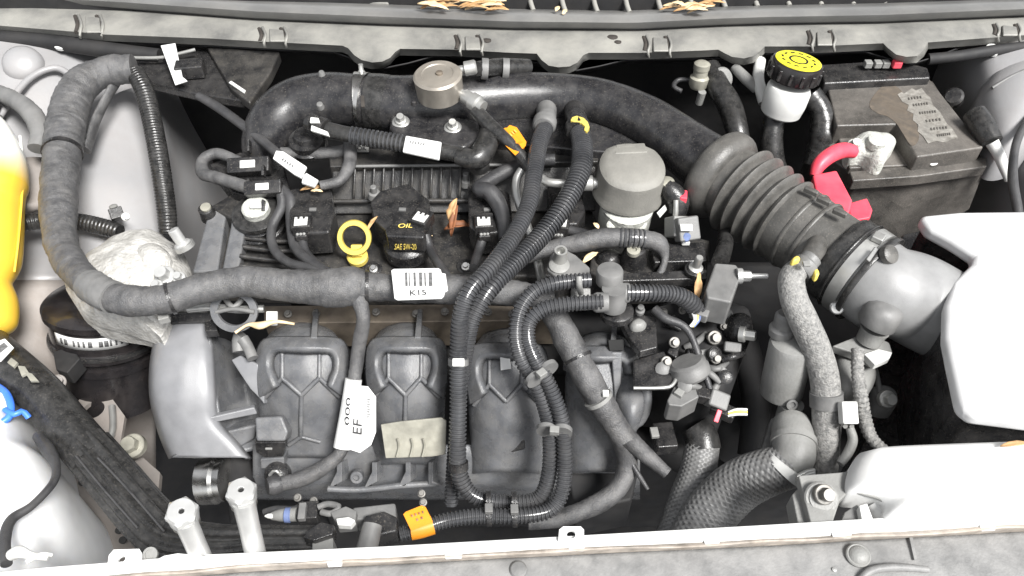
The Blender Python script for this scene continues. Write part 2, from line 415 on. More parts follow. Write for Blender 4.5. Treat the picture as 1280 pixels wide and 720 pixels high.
for cx, cy, z, r in ((102, 603, -17.2, 4.2), (148, 663, -20.6, 4.2), (153, 675, -20.8, 4.5), (175, 268, -8.4, 0)):
    if r: lathe('drain_hole', (cx, cy, z+1), (.1, -.3, 1), [(r, -3), (r, .3), (r*.8, .5)], 'holeshade', lf, seg=14)
# dome and nut on the strut tower
lathe('tower_dome', (28, 78, 3.2), (.3, -.5, .9), [(24, -6), (23, 0), (18, 6), (9, 9), (.1, 10)], 'paint', lf, seg=24)
lathe('plug', (77, 54, 3.5), (0, -.3, 1), [(10, -3), (10, 1), (7, 3), (.1, 3.5)], 'white', lf, seg=18)
tube('weld_ridge', [(0, 145, 1.6), (35, 100, 2.6), (70, 85, 2.6), (95, 100, 1.6)], 4, 'paint', lf)
patch('tower_face', [[(92, 215, -3.2), (112, 160, -2), (138, 122, -1), (170, 108, -1.5)], [(94, 250, -4.6), (118, 215, -3.6), (155, 185, -3.6), (196, 170, -4.6)], [(96, 285, -6.2), (126, 270, -5.8), (168, 250, -6), (208, 236, -7.2)], [(100, 335, -8.6), (134, 330, -8.6), (180, 322, -9.4), (218, 300, -10.4)]], 'paint', lf, sub=6, thick=.025)
patch('apron_ledge', [[(14, 200, 0), (40, 196, -.6), (64, 198, -1.6)], [(14, 232, -1.4), (40, 230, -2), (64, 232, -3)], [(12, 258, -2.4), (40, 258, -3), (62, 258, -4)]], 'paintdirty', lf, sub=4, thick=.02)
patch('lower_apron', low, 'paintdirty', lf, sub=5)
# right apron
rows = [[(x, y, z) for x, z in zip([1150, 1185, 1215, 1245, 1300, 1400], zs)] for y, zs in
        ((20, [-2, 1, 3, 4, 5, 6]), (80, [-6, -2, 1, 3, 4, 5]), (140, [-12, -7, -2, 1, 3, 4]), (200, [-18, -14, -8, -4, 0, 2]), (270, [-24, -20, -15, -10, -6, -2]), (400, [-30, -28, -24, -20, -14, -8]))]
rf = patch('inner_fender_right', rows, 'paint', sub=5, kind='structure')
pillow('tower_dome', [(1222, 120), (1240, 95), (1290, 70), (1340, 80), (1340, 150), (1285, 185), (1248, 190), (1228, 160)], 1, 4.5, 4, 'paint', rf, pw=2)
lathe('plug', (1241, 62, 3.8), (0, -.3, 1), [(9, -3), (9, 1), (6, 2.5), (.1, 3)], 'white', rf, seg=18)
tube('weld_ridge', [(1240, 110, 3.2), (1265, 95, 4.0), (1300, 80, 4.5)], 2, 'greyplastic', rf)
# front crossmember
TOP = [(-60, 722), (60, 710), (150, 703), (205, 698), (240, 695), (330, 691), (480, 684), (640, 675), (800, 666), (960, 657), (1110, 648), (1280, 641), (1400, 636)]
LOW = [(-60, 740), (60, 728), (320, 709), (640, 692), (800, 684), (960, 677), (1110, 668), (1280, 659), (1400, 655)]
xs = list(range(-60, 1401, 60))
rows = [[(x, interp(TOP, x)+2, -6) for x in xs], [(x, interp(TOP, x)-1, 1.2) for x in xs], [(x, interp(TOP, x)+1, 2) for x in xs],
        [(x, interp(TOP, x)+9, 2.1) for x in xs], [(x, interp(LOW, x)-3, 2.0) for x in xs], [(x, interp(LOW, x)-1, 1.4) for x in xs]]
fc = patch('front_crossmember', rows, 'frontpaint', sub=3, thick=.001, kind='structure')
rows = [[(x, interp(LOW, x)-4+random.uniform(-2, 2), 1.9) for x in xs], [(x, interp(LOW, x)+1+random.uniform(-3, 3), 2.2) for x in xs], [(x, interp(LOW, x)+6, .9) for x in xs]]
patch('seam_sealer', rows, 'seam', fc, sub=4, thick=.002)
rows = [[(x, interp(LOW, x)+4, 1.0) for x in xs], [(x, interp(LOW, x)+30, 1.1) for x in xs], [(x, interp(LOW, x)+70, 1.1) for x in xs], [(x, 800, .5) for x in xs]]
fp = patch('front_panel', rows, 'frontplate', sub=3, thick=.001, kind='structure')
for x0, x1, y in ((408, 428, 706), (555, 578, 696), (710, 731, 687), (880, 900, 680), (1040, 1065, 671), (1225, 1245, 661)):
    decal('seam_chip', [(x0, y-5, 2.25), (x1, y-6, 2.25), (x1-1, y+2, 2.1), (x0+2, y+3, 2.1)], 'frontpaint', fc, depth=.2, bev=.8)
holeplate('lug', [(134, 708), (136, 694), (142, 687), (174, 686), (177, 691), (176, 706)], (152, 699, 4.5), 2.3, .25, 'frontpaint', fc)
holeplate('lug', [(698, 675), (699, 662), (704, 658), (726, 658), (730, 662), (730, 672)], (714, 668, 5.5), 2.4, .25, 'frontpaint', fc)
prism('raised_pad', [(190, 702), (205, 694), (222, 691), (245, 693), (262, 696), (262, 702)], 2.5, .4, 'frontpaint', fc)
s_ = lathe('panel_screw', (1073, 694, 1.4), (-.1, -.1, 1), [(15, -2), (15, .5), (13.5, 1.8), (12, 1.6), (11, 3), (8, 5.5), (3, 6.6), (.1, 6.8)], 'lightgrey', fp, seg=28)
decal('scratch', [(1136, 668, 1.35), (1140, 667, 1.35), (1146, 699, 1.35), (1143, 700, 1.35)], 'frontplate', fp, depth=.1)
lathe('rivet', (1043, 712, 1.2), (0, 0, 1), [(3, -1), (3, .6), (.1, 1.2)], 'zinc', fp, seg=12)
tube('panel_bead', [(1075, 725, 1.3), (1090, 713, 1.5), (1120, 709, 1.5), (1160, 712, 1.3)], [5, 5, 5, 4], 'frontplate', fp)
lathe('panel_screw', (648, 712, 1.2), (-.1, -.1, 1), [(11, -2), (11, 1), (9, 3), (.1, 4)], 'greyplastic', fp, seg=20)
lathe('rubber_plug', (188, 693, 1.6), (.1, -.4, 1), [(9, -3), (9, 2), (6, 2), (6, 0), (.1, 0)], 'lightgrey', T('locating_grommet', 'small pale rubber grommet just behind the lug at the panel edge', 'grommet', (188, 693, 1.4)), seg=20)
# ================================================================ COWL
cw = T('cowl_panel', 'long dusty grey plastic cowl panel with rounded tabs below the windscreen', 'cowl panel', (640, 60, 4))
GRV = [(-80, -2), (0, 3), (160, 12), (320, 24), (480, 31), (640, 36), (800, 37), (900, 32), (960, 30), (1100, 28), (1280, 20), (1380, 15)]
BED = [(-80, -26), (0, -20), (160, -10), (320, 0), (480, 6), (640, 13), (780, 16), (900, 10), (960, 8), (1100, 5), (1280, -2), (1380, -6)]
BOT = [(-80, 34), (0, 40), (110, 49), (130, 51), (260, 56), (330, 60), (428, 65), (435, 68), (443, 77), (452, 83), (465, 86), (478, 85), (488, 80), (494, 73), (500, 69),
       (570, 70), (640, 74), (671, 75), (677, 83), (686, 90), (698, 92), (712, 91), (722, 86), (729, 77), (736, 74), (800, 74), (880, 71), (898, 70), (905, 74), (915, 79), (930, 81), (942, 78), (950, 72), (956, 66),
       (1020, 66), (1104, 62), (1110, 68), (1120, 76), (1133, 79), (1146, 78), (1155, 70), (1160, 61), (1280, 52), (1380, 46)]
def yplane(x, y, z, z2):
    """pixel row that puts a point at height z2 on the same world depth as (x,y,z)"""
    q = P(x, y, z); q.z = z2*.01; d = q-CAM
    return 360-F*d.dot(UP)/d.dot(FW)
cx = sorted(set(list(range(-80, 1381, 20))+[int(a) for a, _ in BOT]))
def lipz(x): return interp(BOT, x)
def cstrip(name, fr, mat, par, sharp=.8):
    vs = []; k = len(fr(0))
    for x in cx: vs += [P(a, b, c) for a, b, c in fr(x)]
    fs = [(i*k+j, (i+1)*k+j, (i+1)*k+j+1, i*k+j+1) for i in range(len(cx)-1) for j in range(k-1)]
    return mo(name, vs, fs, mat, par, sharp=sharp)
def flange(x):
    g, b = interp(GRV, x), interp(BOT, x); bl = b-7
    dy = yplane(x, bl+1, 4.9, 4.2)
    return [(x, g, 5.0), (x, g+5, 5.6), (x, (g+bl)/2, 5.5), (x, bl-1, 5.3), (x, bl+1, 4.9), (x, max(dy, b), 3.9), (x, max(dy, b)-3, 3.6)]
cstrip('front_flange', flange, 'cowl', cw)
def bead(x):
    t, g = interp(BED, x), interp(GRV, x)
    return [(x, t-3, 4.6), (x, t, 6.2), (x, t+(g-t)*.25, 7.0), (x, t+(g-t)*.6, 6.9), (x, t+(g-t)*.88, 6.0), (x, g+1, 4.8)]
cstrip('rear_bead', bead, 'cowlbead', cw)
def grl(x):
    t = interp(BED, x); return [(x, t-70, 7.5), (x, t-30, 6.0), (x, t-1, 4.8)]
cstrip('grille_backing', grl, 'deep', cw)
for x in list(range(505, 1340, 40)):
    t = interp(BED, x)
    tube('grille_slat', [(x+2, t+0, 5.6), (x-2, t-12, 6.2), (x-7, t-40, 7.4)], 3.2, 'cowl', cw, seg=8)
prism('grille_blank', [(330, -14), (480, -10), (486, 4), (330, -4)], 6.2, .5, 'cowl', cw)
for x in (115, 345, 590, 825, 1030, 1262):
    g, b = interp(GRV, x), interp(BOT, x)
    for dx in (-14, 13):
        tube('clip_rib', [(x+dx-3, g+9, 5.62), (x+dx+1, (g+b)/2+1, 5.6), (x+dx-1, b-8, 5.35), (x+dx, b-2, 4.5)], 1.7, 'cowl', cw, seg=8)
        tube('clip_slot', [(x+dx-7, g+11, 5.45), (x+dx-4, (g+b)/2+1, 5.42), (x+dx-6, b-9, 5.25)], 2.6, 'mark', cw, seg=8)
    prism('clip', [(x-9, g+10), (x+9, g+12), (x+11, b-10), (x-8, b-10)], 5.75, .3, 'cowl', cw)
for x, y, r in ((765, 46, 6), (772, 52, 4), (608, 50, 5)):
    pillow('grease_spot', [(x-r, y), (x-r*.4, y-r*.45), (x+r, y-r*.3), (x+r*1.1, y+r*.3), (x, y+r*.5)], 5.58, 5.66, .1, 'mark', cw, n=2)
# lower cowl sheet (dark shelf under the flange)
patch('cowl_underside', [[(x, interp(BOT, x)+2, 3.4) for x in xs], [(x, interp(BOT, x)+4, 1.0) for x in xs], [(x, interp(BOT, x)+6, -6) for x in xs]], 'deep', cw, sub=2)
tube('shade_strip', [(-20, 46, 3.6), (60, 52, 3.4), (130, 62, 3.2), (200, 70, 2.8)], [9, 10, 10, 9], 'deep', cw, seg=14)  # dark strips at both ends stand in for shade under the cowl
tube('shade_strip', [(1160, 74, 3.2), (1200, 70, 3.6), (1250, 62, 3.8), (1320, 54, 4)], [7, 7, 7, 6], 'deep', cw, seg=14)
# ---------------------------------------------------------------- leaves
def leaf(p, L, Wd, ang, mat, label, tilt=.3, curl=.4, name='dry_leaf', group=None, stem=True):
    p = V(p); s = mpp(p); a = math.radians(ang)
    d = Vector((math.cos(a), math.sin(a)*.8, tilt)).normalized(); sd = d.cross(Vector((0, 0, 1))).normalized(); n = sd.cross(d)
    vs, fs = [], []; N = 8
    for i in range(N+1):
        t = i/N; hw = Wd*s*.5*math.sin(math.pi*min(1, t*.96+.03))**.75*(1-.25*t)*(1+.25*random.uniform(-1, 1))
        c = p+d*(t-.5)*L*s+n*math.sin(t*math.pi)*curl*L*s*.25
        for k in (-1, -.45, 0, .45, 1): vs.append(c+sd*hw*k+n*abs(k)*hw*curl*random.uniform(.6, 1.2))
    for i in range(N):
        for k in range(4): fs.append((i*5+k, i*5+k+1, i*5+k+6, i*5+k+5))
    return mo(name, vs, fs, mat, None, thick=.0004, label=label, cat='leaf', group=group)
for i in range(24):
    x = random.uniform(522, 628); y = interp(BED, x)-random.uniform(-1, 9)
    leaf((x, y, 7.0+random.uniform(0, 1)), random.uniform(22, 50), random.uniform(6, 13), random.uniform(-25, 25), random.choice(['leaf', 'leafpale', 'leafpale', 'leaf']),
         'dry orange leaf in the litter heaped on the cowl beside the round damper', tilt=random.uniform(-.1, .2), curl=.3, group='leaf litter on the cowl above the damper')
for i in range(16):
    x = random.uniform(836, 908); y = interp(BED, x)-random.uniform(-1, 8)
    leaf((x, y, 7.0+random.uniform(0, 1)), random.uniform(18, 36), random.uniform(5, 11), random.uniform(-25, 25), random.choice(['leafpale', 'leafpale', 'leaf']),
         'pale dry leaf in the litter on the cowl grille above the air duct', tilt=random.uniform(-.1, .2), curl=.3, group='leaf litter on the cowl above the duct')
for x, y in ((697, 11), (706, 15)):
    leaf((x, y, 7.3), 9, 7, 60, 'leafpale', 'tiny pale leaf scrap lying alone on the cowl bead', group='leaf scraps on the cowl bead')
leaf((568, 276, -.4), 0.1+40, 10, 75, 'leafbrown', 'curled brown leaf caught upright beside the third ignition coil', tilt=.9, curl=.5)
leaf((572, 285, -1.2), 34, 16, 10, 'leafbrown', 'broad rusty brown leaf lying beside the third ignition coil', tilt=.05, curl=.6)
leaf((566, 262, 0.4), 30, 12, 65, 'leaf', 'withered tan leaf tip standing above the rusty brown leaf', tilt=.9)
leaf((390, 236, 1.6), 30, 9, 10, 'leaf', 'crumpled orange leaf on top of the first ignition coil', tilt=.05)
leaf((396, 239, 1.9), 16, 6, -10, 'leafpale', 'pale dry leaf fragment on top of the first ignition coil', tilt=.05)
leaf((465, 280, 1.2), 24, 6, 60, 'leaf', 'slim tan leaf leaning behind the yellow dipstick ring', tilt=.4)
leaf((738, 322, 2.0), 26, 9, 45, 'leafpale', 'pale pointed leaf on the bracket below the fuel pump', tilt=.1)
leaf((745, 282, 2.0), 11, 7, 120, 'leafpale', 'small round pinkish seed husk under the fuel pump', tilt=.1)
leaf((872, 360, 1.0), 44, 10, 83, 'leaf', 'long tan leaf hanging beside the grey solenoid block', tilt=.5)
leaf((1270, 556, 4.2), 40, 7, 5, 'leaf', 'orange leaf litter on the ledge below the air filter box', tilt=.05)
leaf((327, 160, 2.2), 12, 8, 80, 'leaf', 'small orange leaf against the air duct elbow', tilt=.4)
leaf((536, 293, -.6), 12, 5, -40, 'leafpale', 'tan leaf crumb beside the oil filler cap', tilt=.1)
# ================================================================ LEFT SIDE
t = T('coolant_tank', 'translucent coolant expansion tank with yellow coolant against the left inner fender', 'tank', (-20, 400, -8))
tube('tank_body', [(-20, 140, 3), (-20, 165, 3), (-22, 200, 2), (-24, 235, 1), (-22, 258, 0), (-24, 290, -1), (-26, 330, -2.5), (-26, 358, -3.5), (-20, 385, -4.5), (-22, 408, -5.2), (-24, 420, -5.6)],
     [6, 30, 48, 52, 46, 47, 46, 36, 38, 36, 18], 'coolant', t, seg=28, step=3)
tube('mould_seam', [(25, 170, 2.5), (29, 215, 1.2), (27, 250, .2), (23, 300, -1.2), (18, 340, -2.6)], 1.6, 'coolant', t, seg=8)
lathe('filler_cap', (-30, 128, 3.6), (0, -.3, 1), [(24, -10), (24, 4), (20, 8), (.1, 9)], 'black', t)
t = T('washer_tank', 'white plastic washer fluid tank with blue strap in the front corner', 'tank', (20, 700, -12))
pillow('tank_body', [(-90, 470), (-10, 474), (18, 492), (40, 530), (52, 568), (76, 592), (89, 630), (92, 668), (84, 705), (60, 760), (-90, 770)], -9, -3, 16, 'tank', t, n=9, pw=2.2)
tube('blue_strap', [(-12, 478, -5), (6, 490, -4.2), (13, 505, -4), (12, 520, -4), (2, 528, -4), (-12, 532, -4)], 4.5, 'blue', t)
tube('blue_strap', [(6, 512, -3.8), (18, 518, -3.8), (28, 514, -4), (36, 522, -4.6)], 3.6, 'blue', t)
lathe('filler_neck', (-8, 508, -4.5), (.1, -.3, 1), [(18, -6), (18, 3), (15, 5), (.1, 5)], 'white', t, seg=24)
tube('washer_cable', [(48, 545, -5), (62, 566, -4.4), (70, 584, -4), (66, 604, -3.4), (40, 632, -2.6), (14, 650, -2), (6, 676, -1.4), (8, 705, -1)], [7, 8, 5.5, 5, 5, 6.5, 7, 7], 'wire', None,
     label='thin grey cable curving down across the white washer tank', cat='cable')
t = T('hose_clip', 'white plastic clip at the foot of the washer tank', 'clip', (32, 696, 0))
tube('clip_jaw', [(14, 694, 0), (24, 690, .4), (38, 694, .4), (60, 698, .2)], [7, 8, 5, 3], 'white', t)
tube('clip_tail', [(34, 702, .3), (52, 693, .5), (66, 694, .3)], [3, 3, 2], 'white', t)
# grey hose hugging the tower, black duct stub
tube('breather_hose', [(-20, 112, 3.4), (12, 122, 3.6), (38, 140, 3.4), (50, 165, 2.8), (46, 186, 2.2)], [11, 11, 12, 12, 11], 'greyplastic', None, kind='tape', amp=.05,
     label='short curved grey hose on the tower above the coolant tank', cat='hose')
tube('duct_stub', [(10, 284, -3.5), (50, 276, -4), (95, 277, -4.5), (130, 284, -4.8), (150, 290, -5)], [11, 11, 11, 11, 10], 'rubber', None, kind='corr', pitch=5, amp=.07,
     label='black ribbed hose lying behind the thick harness on the fender', cat='hose')
t = T('pipe_clip', 'small black pipe clip with a bright screw on the tower', 'clip', (148, 272, -4))
box('clip_body', (146, 268, -4), 16, 14, 14, 'black', t, ax=(.3, -.4, .8), rot=25)
hexbolt('screw', (157, 271, -3.2), 5, 'white', t, ax=(.6, -.6, .5))
lathe('pin', (142, 259, -3.6), (-.1, .2, 1), [(5, -4), (5, 2), (3, 3), (.1, 3)], 'lightgrey', t, seg=12)
# big radiator hose, front left
t = T('radiator_hose', 'fat black rubber hose running down beside the white washer tank', 'hose', (110, 560, -10))
tube('rubber_hose', [(-30, 420, -6), (10, 455, -6), (50, 492, -6.2), (90, 540, -7), (120, 575, -7.5)], [25, 26, 27, 28, 29], 'rubber', t, seg=24)
tube('fabric_sleeve', [(108, 560, -7.4), (140, 597, -7.6), (180, 644, -8), (215, 675, -8.2), (270, 682, -8), (330, 679, -8), (395, 678, -8)], [28, 29, 30, 29, 25, 21, 19], 'rubber', t, kind='flute', amp=.28)
tube('piping', [(95, 570, -5.2), (130, 612, -5.4), (172, 660, -5.6)], 1.3, 'wire', t)
tube('piping', [(122, 572, -4.6), (160, 612, -4.9), (205, 664, -5.2)], 1.3, 'wire', t)
for q in (((14, 447), (22, 453), (17, 459), (9, 453)), ((22, 457), (31, 458), (36, 466), (27, 470)), ((30, 464), (40, 467), (48, 476), (38, 476))):
    decal('paint_mark', [(a, b, -3.0) for a, b in q], 'foil', t, depth=.25)
decal('hose_tag', [(-8, 428, -2.2), (6, 423, -2.2), (17, 434, -2.2), (0, 452, -2.2)], 'label', t, depth=.15, bev=.6)
decal('tag_print', [(-4, 434, -2.15), (5, 428, -2.15), (10, 433, -2.15), (0, 441, -2.15)], 'faded', t, depth=.1)
# black canister with label
t = T('vacuum_canister', 'glossy black round canister with a white barcode strip under the engine mount', 'canister', (140, 480, -16))
AX = (.10, .36, 1)
lathe('canister_body', (133, 404, -11), AX, [(56, -110), (57, -46), (60, -44), (60, -34), (57, -32), (57, -24), (66, -21), (67, -12), (64, -9), (63, 20), (68, 24), (68, 31), (64, 35), (50, 38), (12, 40), (.1, 40)], 'blackgloss', t, seg=48)
lathe('barcode_strip', (133, 404, -11), AX, [(64.2, 1), (64.2, 17)], 'label', t, seg=20, arc=(math.radians(-34), math.radians(44)))
for k in range(13):
    a0 = -26+k*5.2
    if k in (2, 7): continue
    lathe('strip_print', (133, 404, -11), AX, [(64.6, 5), (64.6, 13)], 'faded', t, seg=3, arc=(math.radians(a0), math.radians(a0+random.choice((2, 3, 4)))))
lathe('rim_line', (133, 404, -11), AX, [(67.3, -16), (68, -13), (67.3, -10)], 'black', t, seg=48)
t = T('mount_bracket', 'pale pressed bracket with an oval hole under the black canister', 'bracket', (130, 540, -18))
holeplate('bracket_plate', [(92, 508), (112, 484), (140, 498), (156, 520), (150, 556), (120, 552)], (117, 512, 13), -16, .6, 'paintdirty', t)
tube('bracket_rib', [(134, 560, -15.5), (141, 535, -15.5), (140, 508, -15.5)], 4, 'zinc', t)
prism('bracket_foot', [(152, 584), (178, 570), (200, 590), (196, 632), (170, 612)], -20, 1, 'paintdirty', t)
hexbolt('rusty_bolt', (166, 557, -17), 15, 'foil', None, label='tan rusty bolt head below the black canister', cat='bolt')
hexbolt('apron_bolt', (72, 478, -8.5), 10, 'paintdirty', None, ax=(.4, -.3, .8), label='dull painted bolt on the apron beside the rubber hose', cat='bolt')
prism('apron_bracket', [(66, 440), (88, 432), (100, 448), (84, 466), (70, 462)], -9.5, 2, 'deep', None, label='small dark bracket on the apron beside the black canister', cat='bracket')
tube('belt_cover_strip', [(160, 600, -17), (170, 640, -17), (176, 690, -16)], 6, 'deep', None, label='dark strip beside the fabric hose sleeve', cat='trim')
# ================================================================ ENGINE CORE
eb = T('engine_block', 'dark engine block under the manifold and covers', 'engine', (520, 400, -30))
def bx3(name, x0, x1, y0, y1, z0, z1, mat, par, bev=.004):
    vs = [Vector((x, y, z)) for x in (x0, x1) for y in (y0, y1) for z in (z0, z1)]
    return mo(name, vs, [(0, 1, 3, 2), (4, 6, 7, 5), (0, 4, 5, 1), (2, 3, 7, 6), (0, 2, 6, 4), (1, 5, 7, 3)], mat, par, bevel=bev)
bx3('block', -.25, .22, -.03, .19, -.46, -.10, 'deep', eb)
bx3('transmission', .22, .52, -.06, .20, -.46, -.16, 'deep', eb, .02)
prism('head_rail', [(330, 382), (560, 380), (700, 384), (700, 400), (560, 402), (330, 404)], -4.5, 4, 'brownmetal', eb)
for x in (360, 395, 470, 520, 556, 610, 640):
    hexbolt('head_bolt', (x, 391+random.uniform(-2, 2), -3.9), 5, 'boltgrey', eb)
# ---- cam cover
cv = T('cam_cover', 'black dusty plastic cam cover with finned rear face', 'engine cover', (500, 330, -4))
prism('cover_deck', [(250, 338), (268, 262), (300, 240), (360, 262), (740, 262), (760, 300), (700, 345), (400, 345)], -3, 5, 'cover', cv, bev=4)
prism('rear_wall', [(415, 206, 1.4), (745, 200, 1.4), (745, 264, -2.6), (415, 268, -2.6)], 0, 4, 'cover', cv, bev=2)
prism('rear_shelf', [(410, 186), (750, 180), (748, 202), (412, 208)], 1.6, 4, 'cover', cv, bev=2)
for x in range(444, 600, 12):
    tube('fin', [(x, 207, 1.75), (x-1, 230, .4), (x-2, 252, -1.4)], 1.6, 'cover', cv, seg=8)
tube('wall_rail', [(415, 252, -.9), (500, 251, -.9), (600, 251, -.9)], 3, 'cover', cv, seg=8)
tube('wall_rail', [(440, 208, 2.0), (520, 207, 2.0), (640, 206, 2.0)], 2, 'greyplastic', cv, seg=8)
prism('maker_badge', [(444, 181), (461, 181), (461, 189), (444, 189)], 1.9, .2, 'lightgrey', cv, bev=.8)
textq('badge_text', 'OK', [(447, 188, 1.92), (458, 188, 1.92), (458, 183, 1.92), (447, 183, 1.92)], 'print', cv)
for x, y in ((467, 336), (582, 333)):
    lathe('bolt_recess', (x, y, -2.9), (0, -.2, 1), [(11, -2), (11, 1), (8, 1.5), (8, 0), (.1, 0)], 'black', cv, seg=22)
    hexbolt('cover_bolt', (x, y, -2.4), 5.5, 'steel', cv)
for x, y in ((468, 238), (583, 222)):
    lathe('post', (x, y+4, .4), (0, -.1, 1), [(9, -5), (7, 2), (4, 3), (4, 12), (3, 13), (.1, 13)], 'greyplastic', cv, seg=16)
# left end frames
prism('end_post', [(240, 340, -2.5), (262, 258, -1), (284, 256, -1), (272, 340, -2.5)], 0, 3, 'manifold', cv, bev=3)
prism('end_post', [(276, 344, -2.2), (290, 272, -.8), (312, 250, -.6), (304, 300, -1.4), (298, 344, -2.2)], 0, 3, 'manifold', cv, bev=3)
prism('end_shelf', [(262, 258), (300, 236), (318, 250), (292, 274)], -.9, 2, 'cover', cv, bev=3)
for k in range(4):
    y = 296+k*12
    tube('end_rib', [(300, y, -1.8), (340, y+5, -2.2), (392, y+6, -2.4)], 3.2, 'cover', cv, seg=8)
lathe('cover_boss', (257, 262, -.4), (0, -.2, 1), [(11, -16), (9, -4), (9, 2), (8, 3), (6, 3), (.1, 2.6)], 'black', cv, seg=20)
lathe('boss_insert', (257, 259, 0), (0, -.2, 1), [(6.5, -2), (6.5, 1), (4, 1.2), (.1, 1)], 'foil', cv, seg=18)
# cam solenoid (round)
t = T('cam_solenoid', 'round cam timing solenoid with silver top at the cover end', 'solenoid', (322, 275, -2))
lathe('solenoid_base', (322, 276, -1.8), (0, -.15, 1), [(34, -12), (34, -4), (31, -2), (31, 6), (28, 9), (20, 9), (.1, 9)], 'black', t)
lathe('rubber_ring', (321, 268, -.6), (0, -.15, 1), [(30, -3), (31, 0), (30, 4), (25, 6), (.1, 6)], 'rubber', t)
lathe('silver_top', (320, 262, .2), (0, -.15, 1), [(17, -4), (17, 5), (15, 7), (10, 7.5), (9, 6), (.1, 6)], 'corrode', t, seg=24)
prism('top_tag', [(312, 253), (329, 253), (329, 259), (312, 259)], 1.1, .2, 'white', t, bev=.5)
# connectors on the left end
def connector(p, w, h, d, rot, label, lock='white', body='black', ax=(0, -.5, .85), group=None, name='connector'):
    t = T(name, label, 'connector', p, group)
    c = V(p); s = mpp(c)
    box('shell', c, w, h, d, body, t, ax=ax, rot=rot, bev=1.5)
    x, y, z = frame(ax)
    if abs(z.z) >= .9: x, y = Vector((1, 0, 0)), Vector((0, 1, 0))
    box('lock_tab', c+z*d*.5*s, w*.36, h*.5, 3, lock, t, ax=ax, rot=rot, bev=.6)
    a = math.radians(rot)
    e1 = x*math.cos(a)+y*math.sin(a)
    for k in (-.3, .3): box('side_rib', c+e1*(w*.5*s)*(1 if k > 0 else -1)+z*1.0*s, 3, h*.8, d*.7, body, t, ax=ax, rot=rot, bev=.5)
    return t
connector((312, 208, 1.5), 52, 20, 16, 4, 'black connector with white lock nearest the harness bracket on the cover end')
connector((330, 236, 1.8), 46, 18, 16, 4, 'black connector with white lock on the cam timing solenoid')
prism('connector_mount', [(262, 205), (300, 190), (352, 196), (362, 238), (330, 252), (290, 240)], .2, 2.5, 'black', None, label='black plate carrying the two connectors on the cover end', cat='bracket')
tube('solenoid_cable', [(300, 202, 1.8), (272, 192, 1.6), (254, 200, 1.4), (254, 216, 1.2), (270, 222, 1.3), (296, 230, 1.5), (318, 237, 1.7)], [6, 7, 7, 8, 8, 8, 8], 'tape', None, kind='tape', amp=.08, label='looped cable feeding the connectors on the cover end', cat='cable')
# thin cables from the left end to the harness
tube('sensor_cable', [(350, 238, 1.6), (352, 258, .8), (340, 285, 0), (342, 310, -.4), (360, 328, 0), (392, 336, 1.0), (412, 342, 1.6)], 6, 'wire', None, label='thin grey cable looping in front of the round cam solenoid', cat='cable')
tube('sensor_cable', [(345, 232, 1.4), (362, 248, 1.0), (364, 280, 0), (370, 310, 0), (390, 328, 1.0), (410, 340, 1.5)], 7, 'wire', None, label='grey cable passing between the cam solenoid and the first coil', cat='cable')
# ---- ignition coils
def coil(cx, cy, z, poly, label, con, crot, clabel, wire):
    t = T('ignition_coil', label, 'ignition coil', (cx, cy+30, z-3), 'ignition coils on the cam cover')
    prism('coil_body', [(cx+a, cy+b) for a, b in poly], z, 3.2, 'black', t, bev=4, seg=3)
    box('emblem', (cx+1, cy, z+.05), 9, 5, 3, 'greyplastic', t, rot=random.uniform(-8, 8), bev=.6)
    x, y, cz = con
    cc = T('coil_connector', clabel, 'connector', (x, y, cz), 'coil connectors')
    box('shell', (x, y-2, cz), 24, 26, 18, 'black', cc, rot=crot, bev=2)
    q = V((x, y, cz)); s = mpp(q)
    a = math.radians(crot); ex = Vector((math.cos(a), math.sin(a), 0)); ey = Vector((-math.sin(a), math.cos(a), 0))
    lk = [(-8, -8), (8, -8), (8, 6), (5, 6), (4.5, 3), (2, 3), (1.5, 7), (-1.5, 7), (-2, 3), (-4.5, 3), (-5, 7), (-8, 7)]
    w = [q+(ex*i+ey*j)*s+Vector((0, 0, 10*s)) for i, j in lk]; k = len(w)
    mo('lock_tab', w+[v-Vector((0, 0, 2.5*s)) for v in w], [tuple(range(k)), tuple(range(2*k-1, k-1, -1))]+[(i, i+k, (i+1) % k+k, (i+1) % k) for i in range(k)], 'white', cc, smooth=False)
    box('wire_boot', q-ey*15*s-Vector((0, 0, 2*s)), 15, 12, 10, 'black', cc, rot=crot, bev=2)
    for k in (-4, 0, 4): lathe('seal', q-ey*17*s+ex*k*s+Vector((0, 0, 3*s)), (0, -.6, .6), [(1.8, -3), (1.8, 2), (.1, 2.6)], 'lightgrey', cc, seg=10)
    if wire: tube('coil_wire', wire, 6, 'wire', cc)
sq = [(-30, -26), (0, -30), (24, -26), (28, 0), (22, 28), (-8, 30), (-28, 24)]
coil(390, 262, 1.0, sq, 'black ignition coil nearest the round cam solenoid', (378, 283, 1.0), 6, 'white locked plug on the first ignition coil', [(378, 300, .3), (382, 316, 0), (396, 330, .6), (412, 340, 1.4)])
coil(502, 262, 1.4, [(-40, -10), (-28, -24), (8, -34), (34, -14), (38, 14), (18, 32), (-14, 30), (-34, 14)], 'black ignition coil behind the oil filler cap', (527, 278, 1.2), -24, 'tilted white locked plug on the second ignition coil', [(532, 294, .4), (538, 312, -.4), (548, 330, .4), (558, 345, 1.2)])
coil(608, 262, 1.0, [(-24, -32), (6, -30), (30, -22), (32, 10), (24, 28), (-10, 30), (-22, 20)], 'black ignition coil beside the curled brown leaf', (605, 283, 1.0), 4, 'white locked plug on the third ignition coil', [(603, 300, .3), (598, 315, 0), (592, 335, .8)])
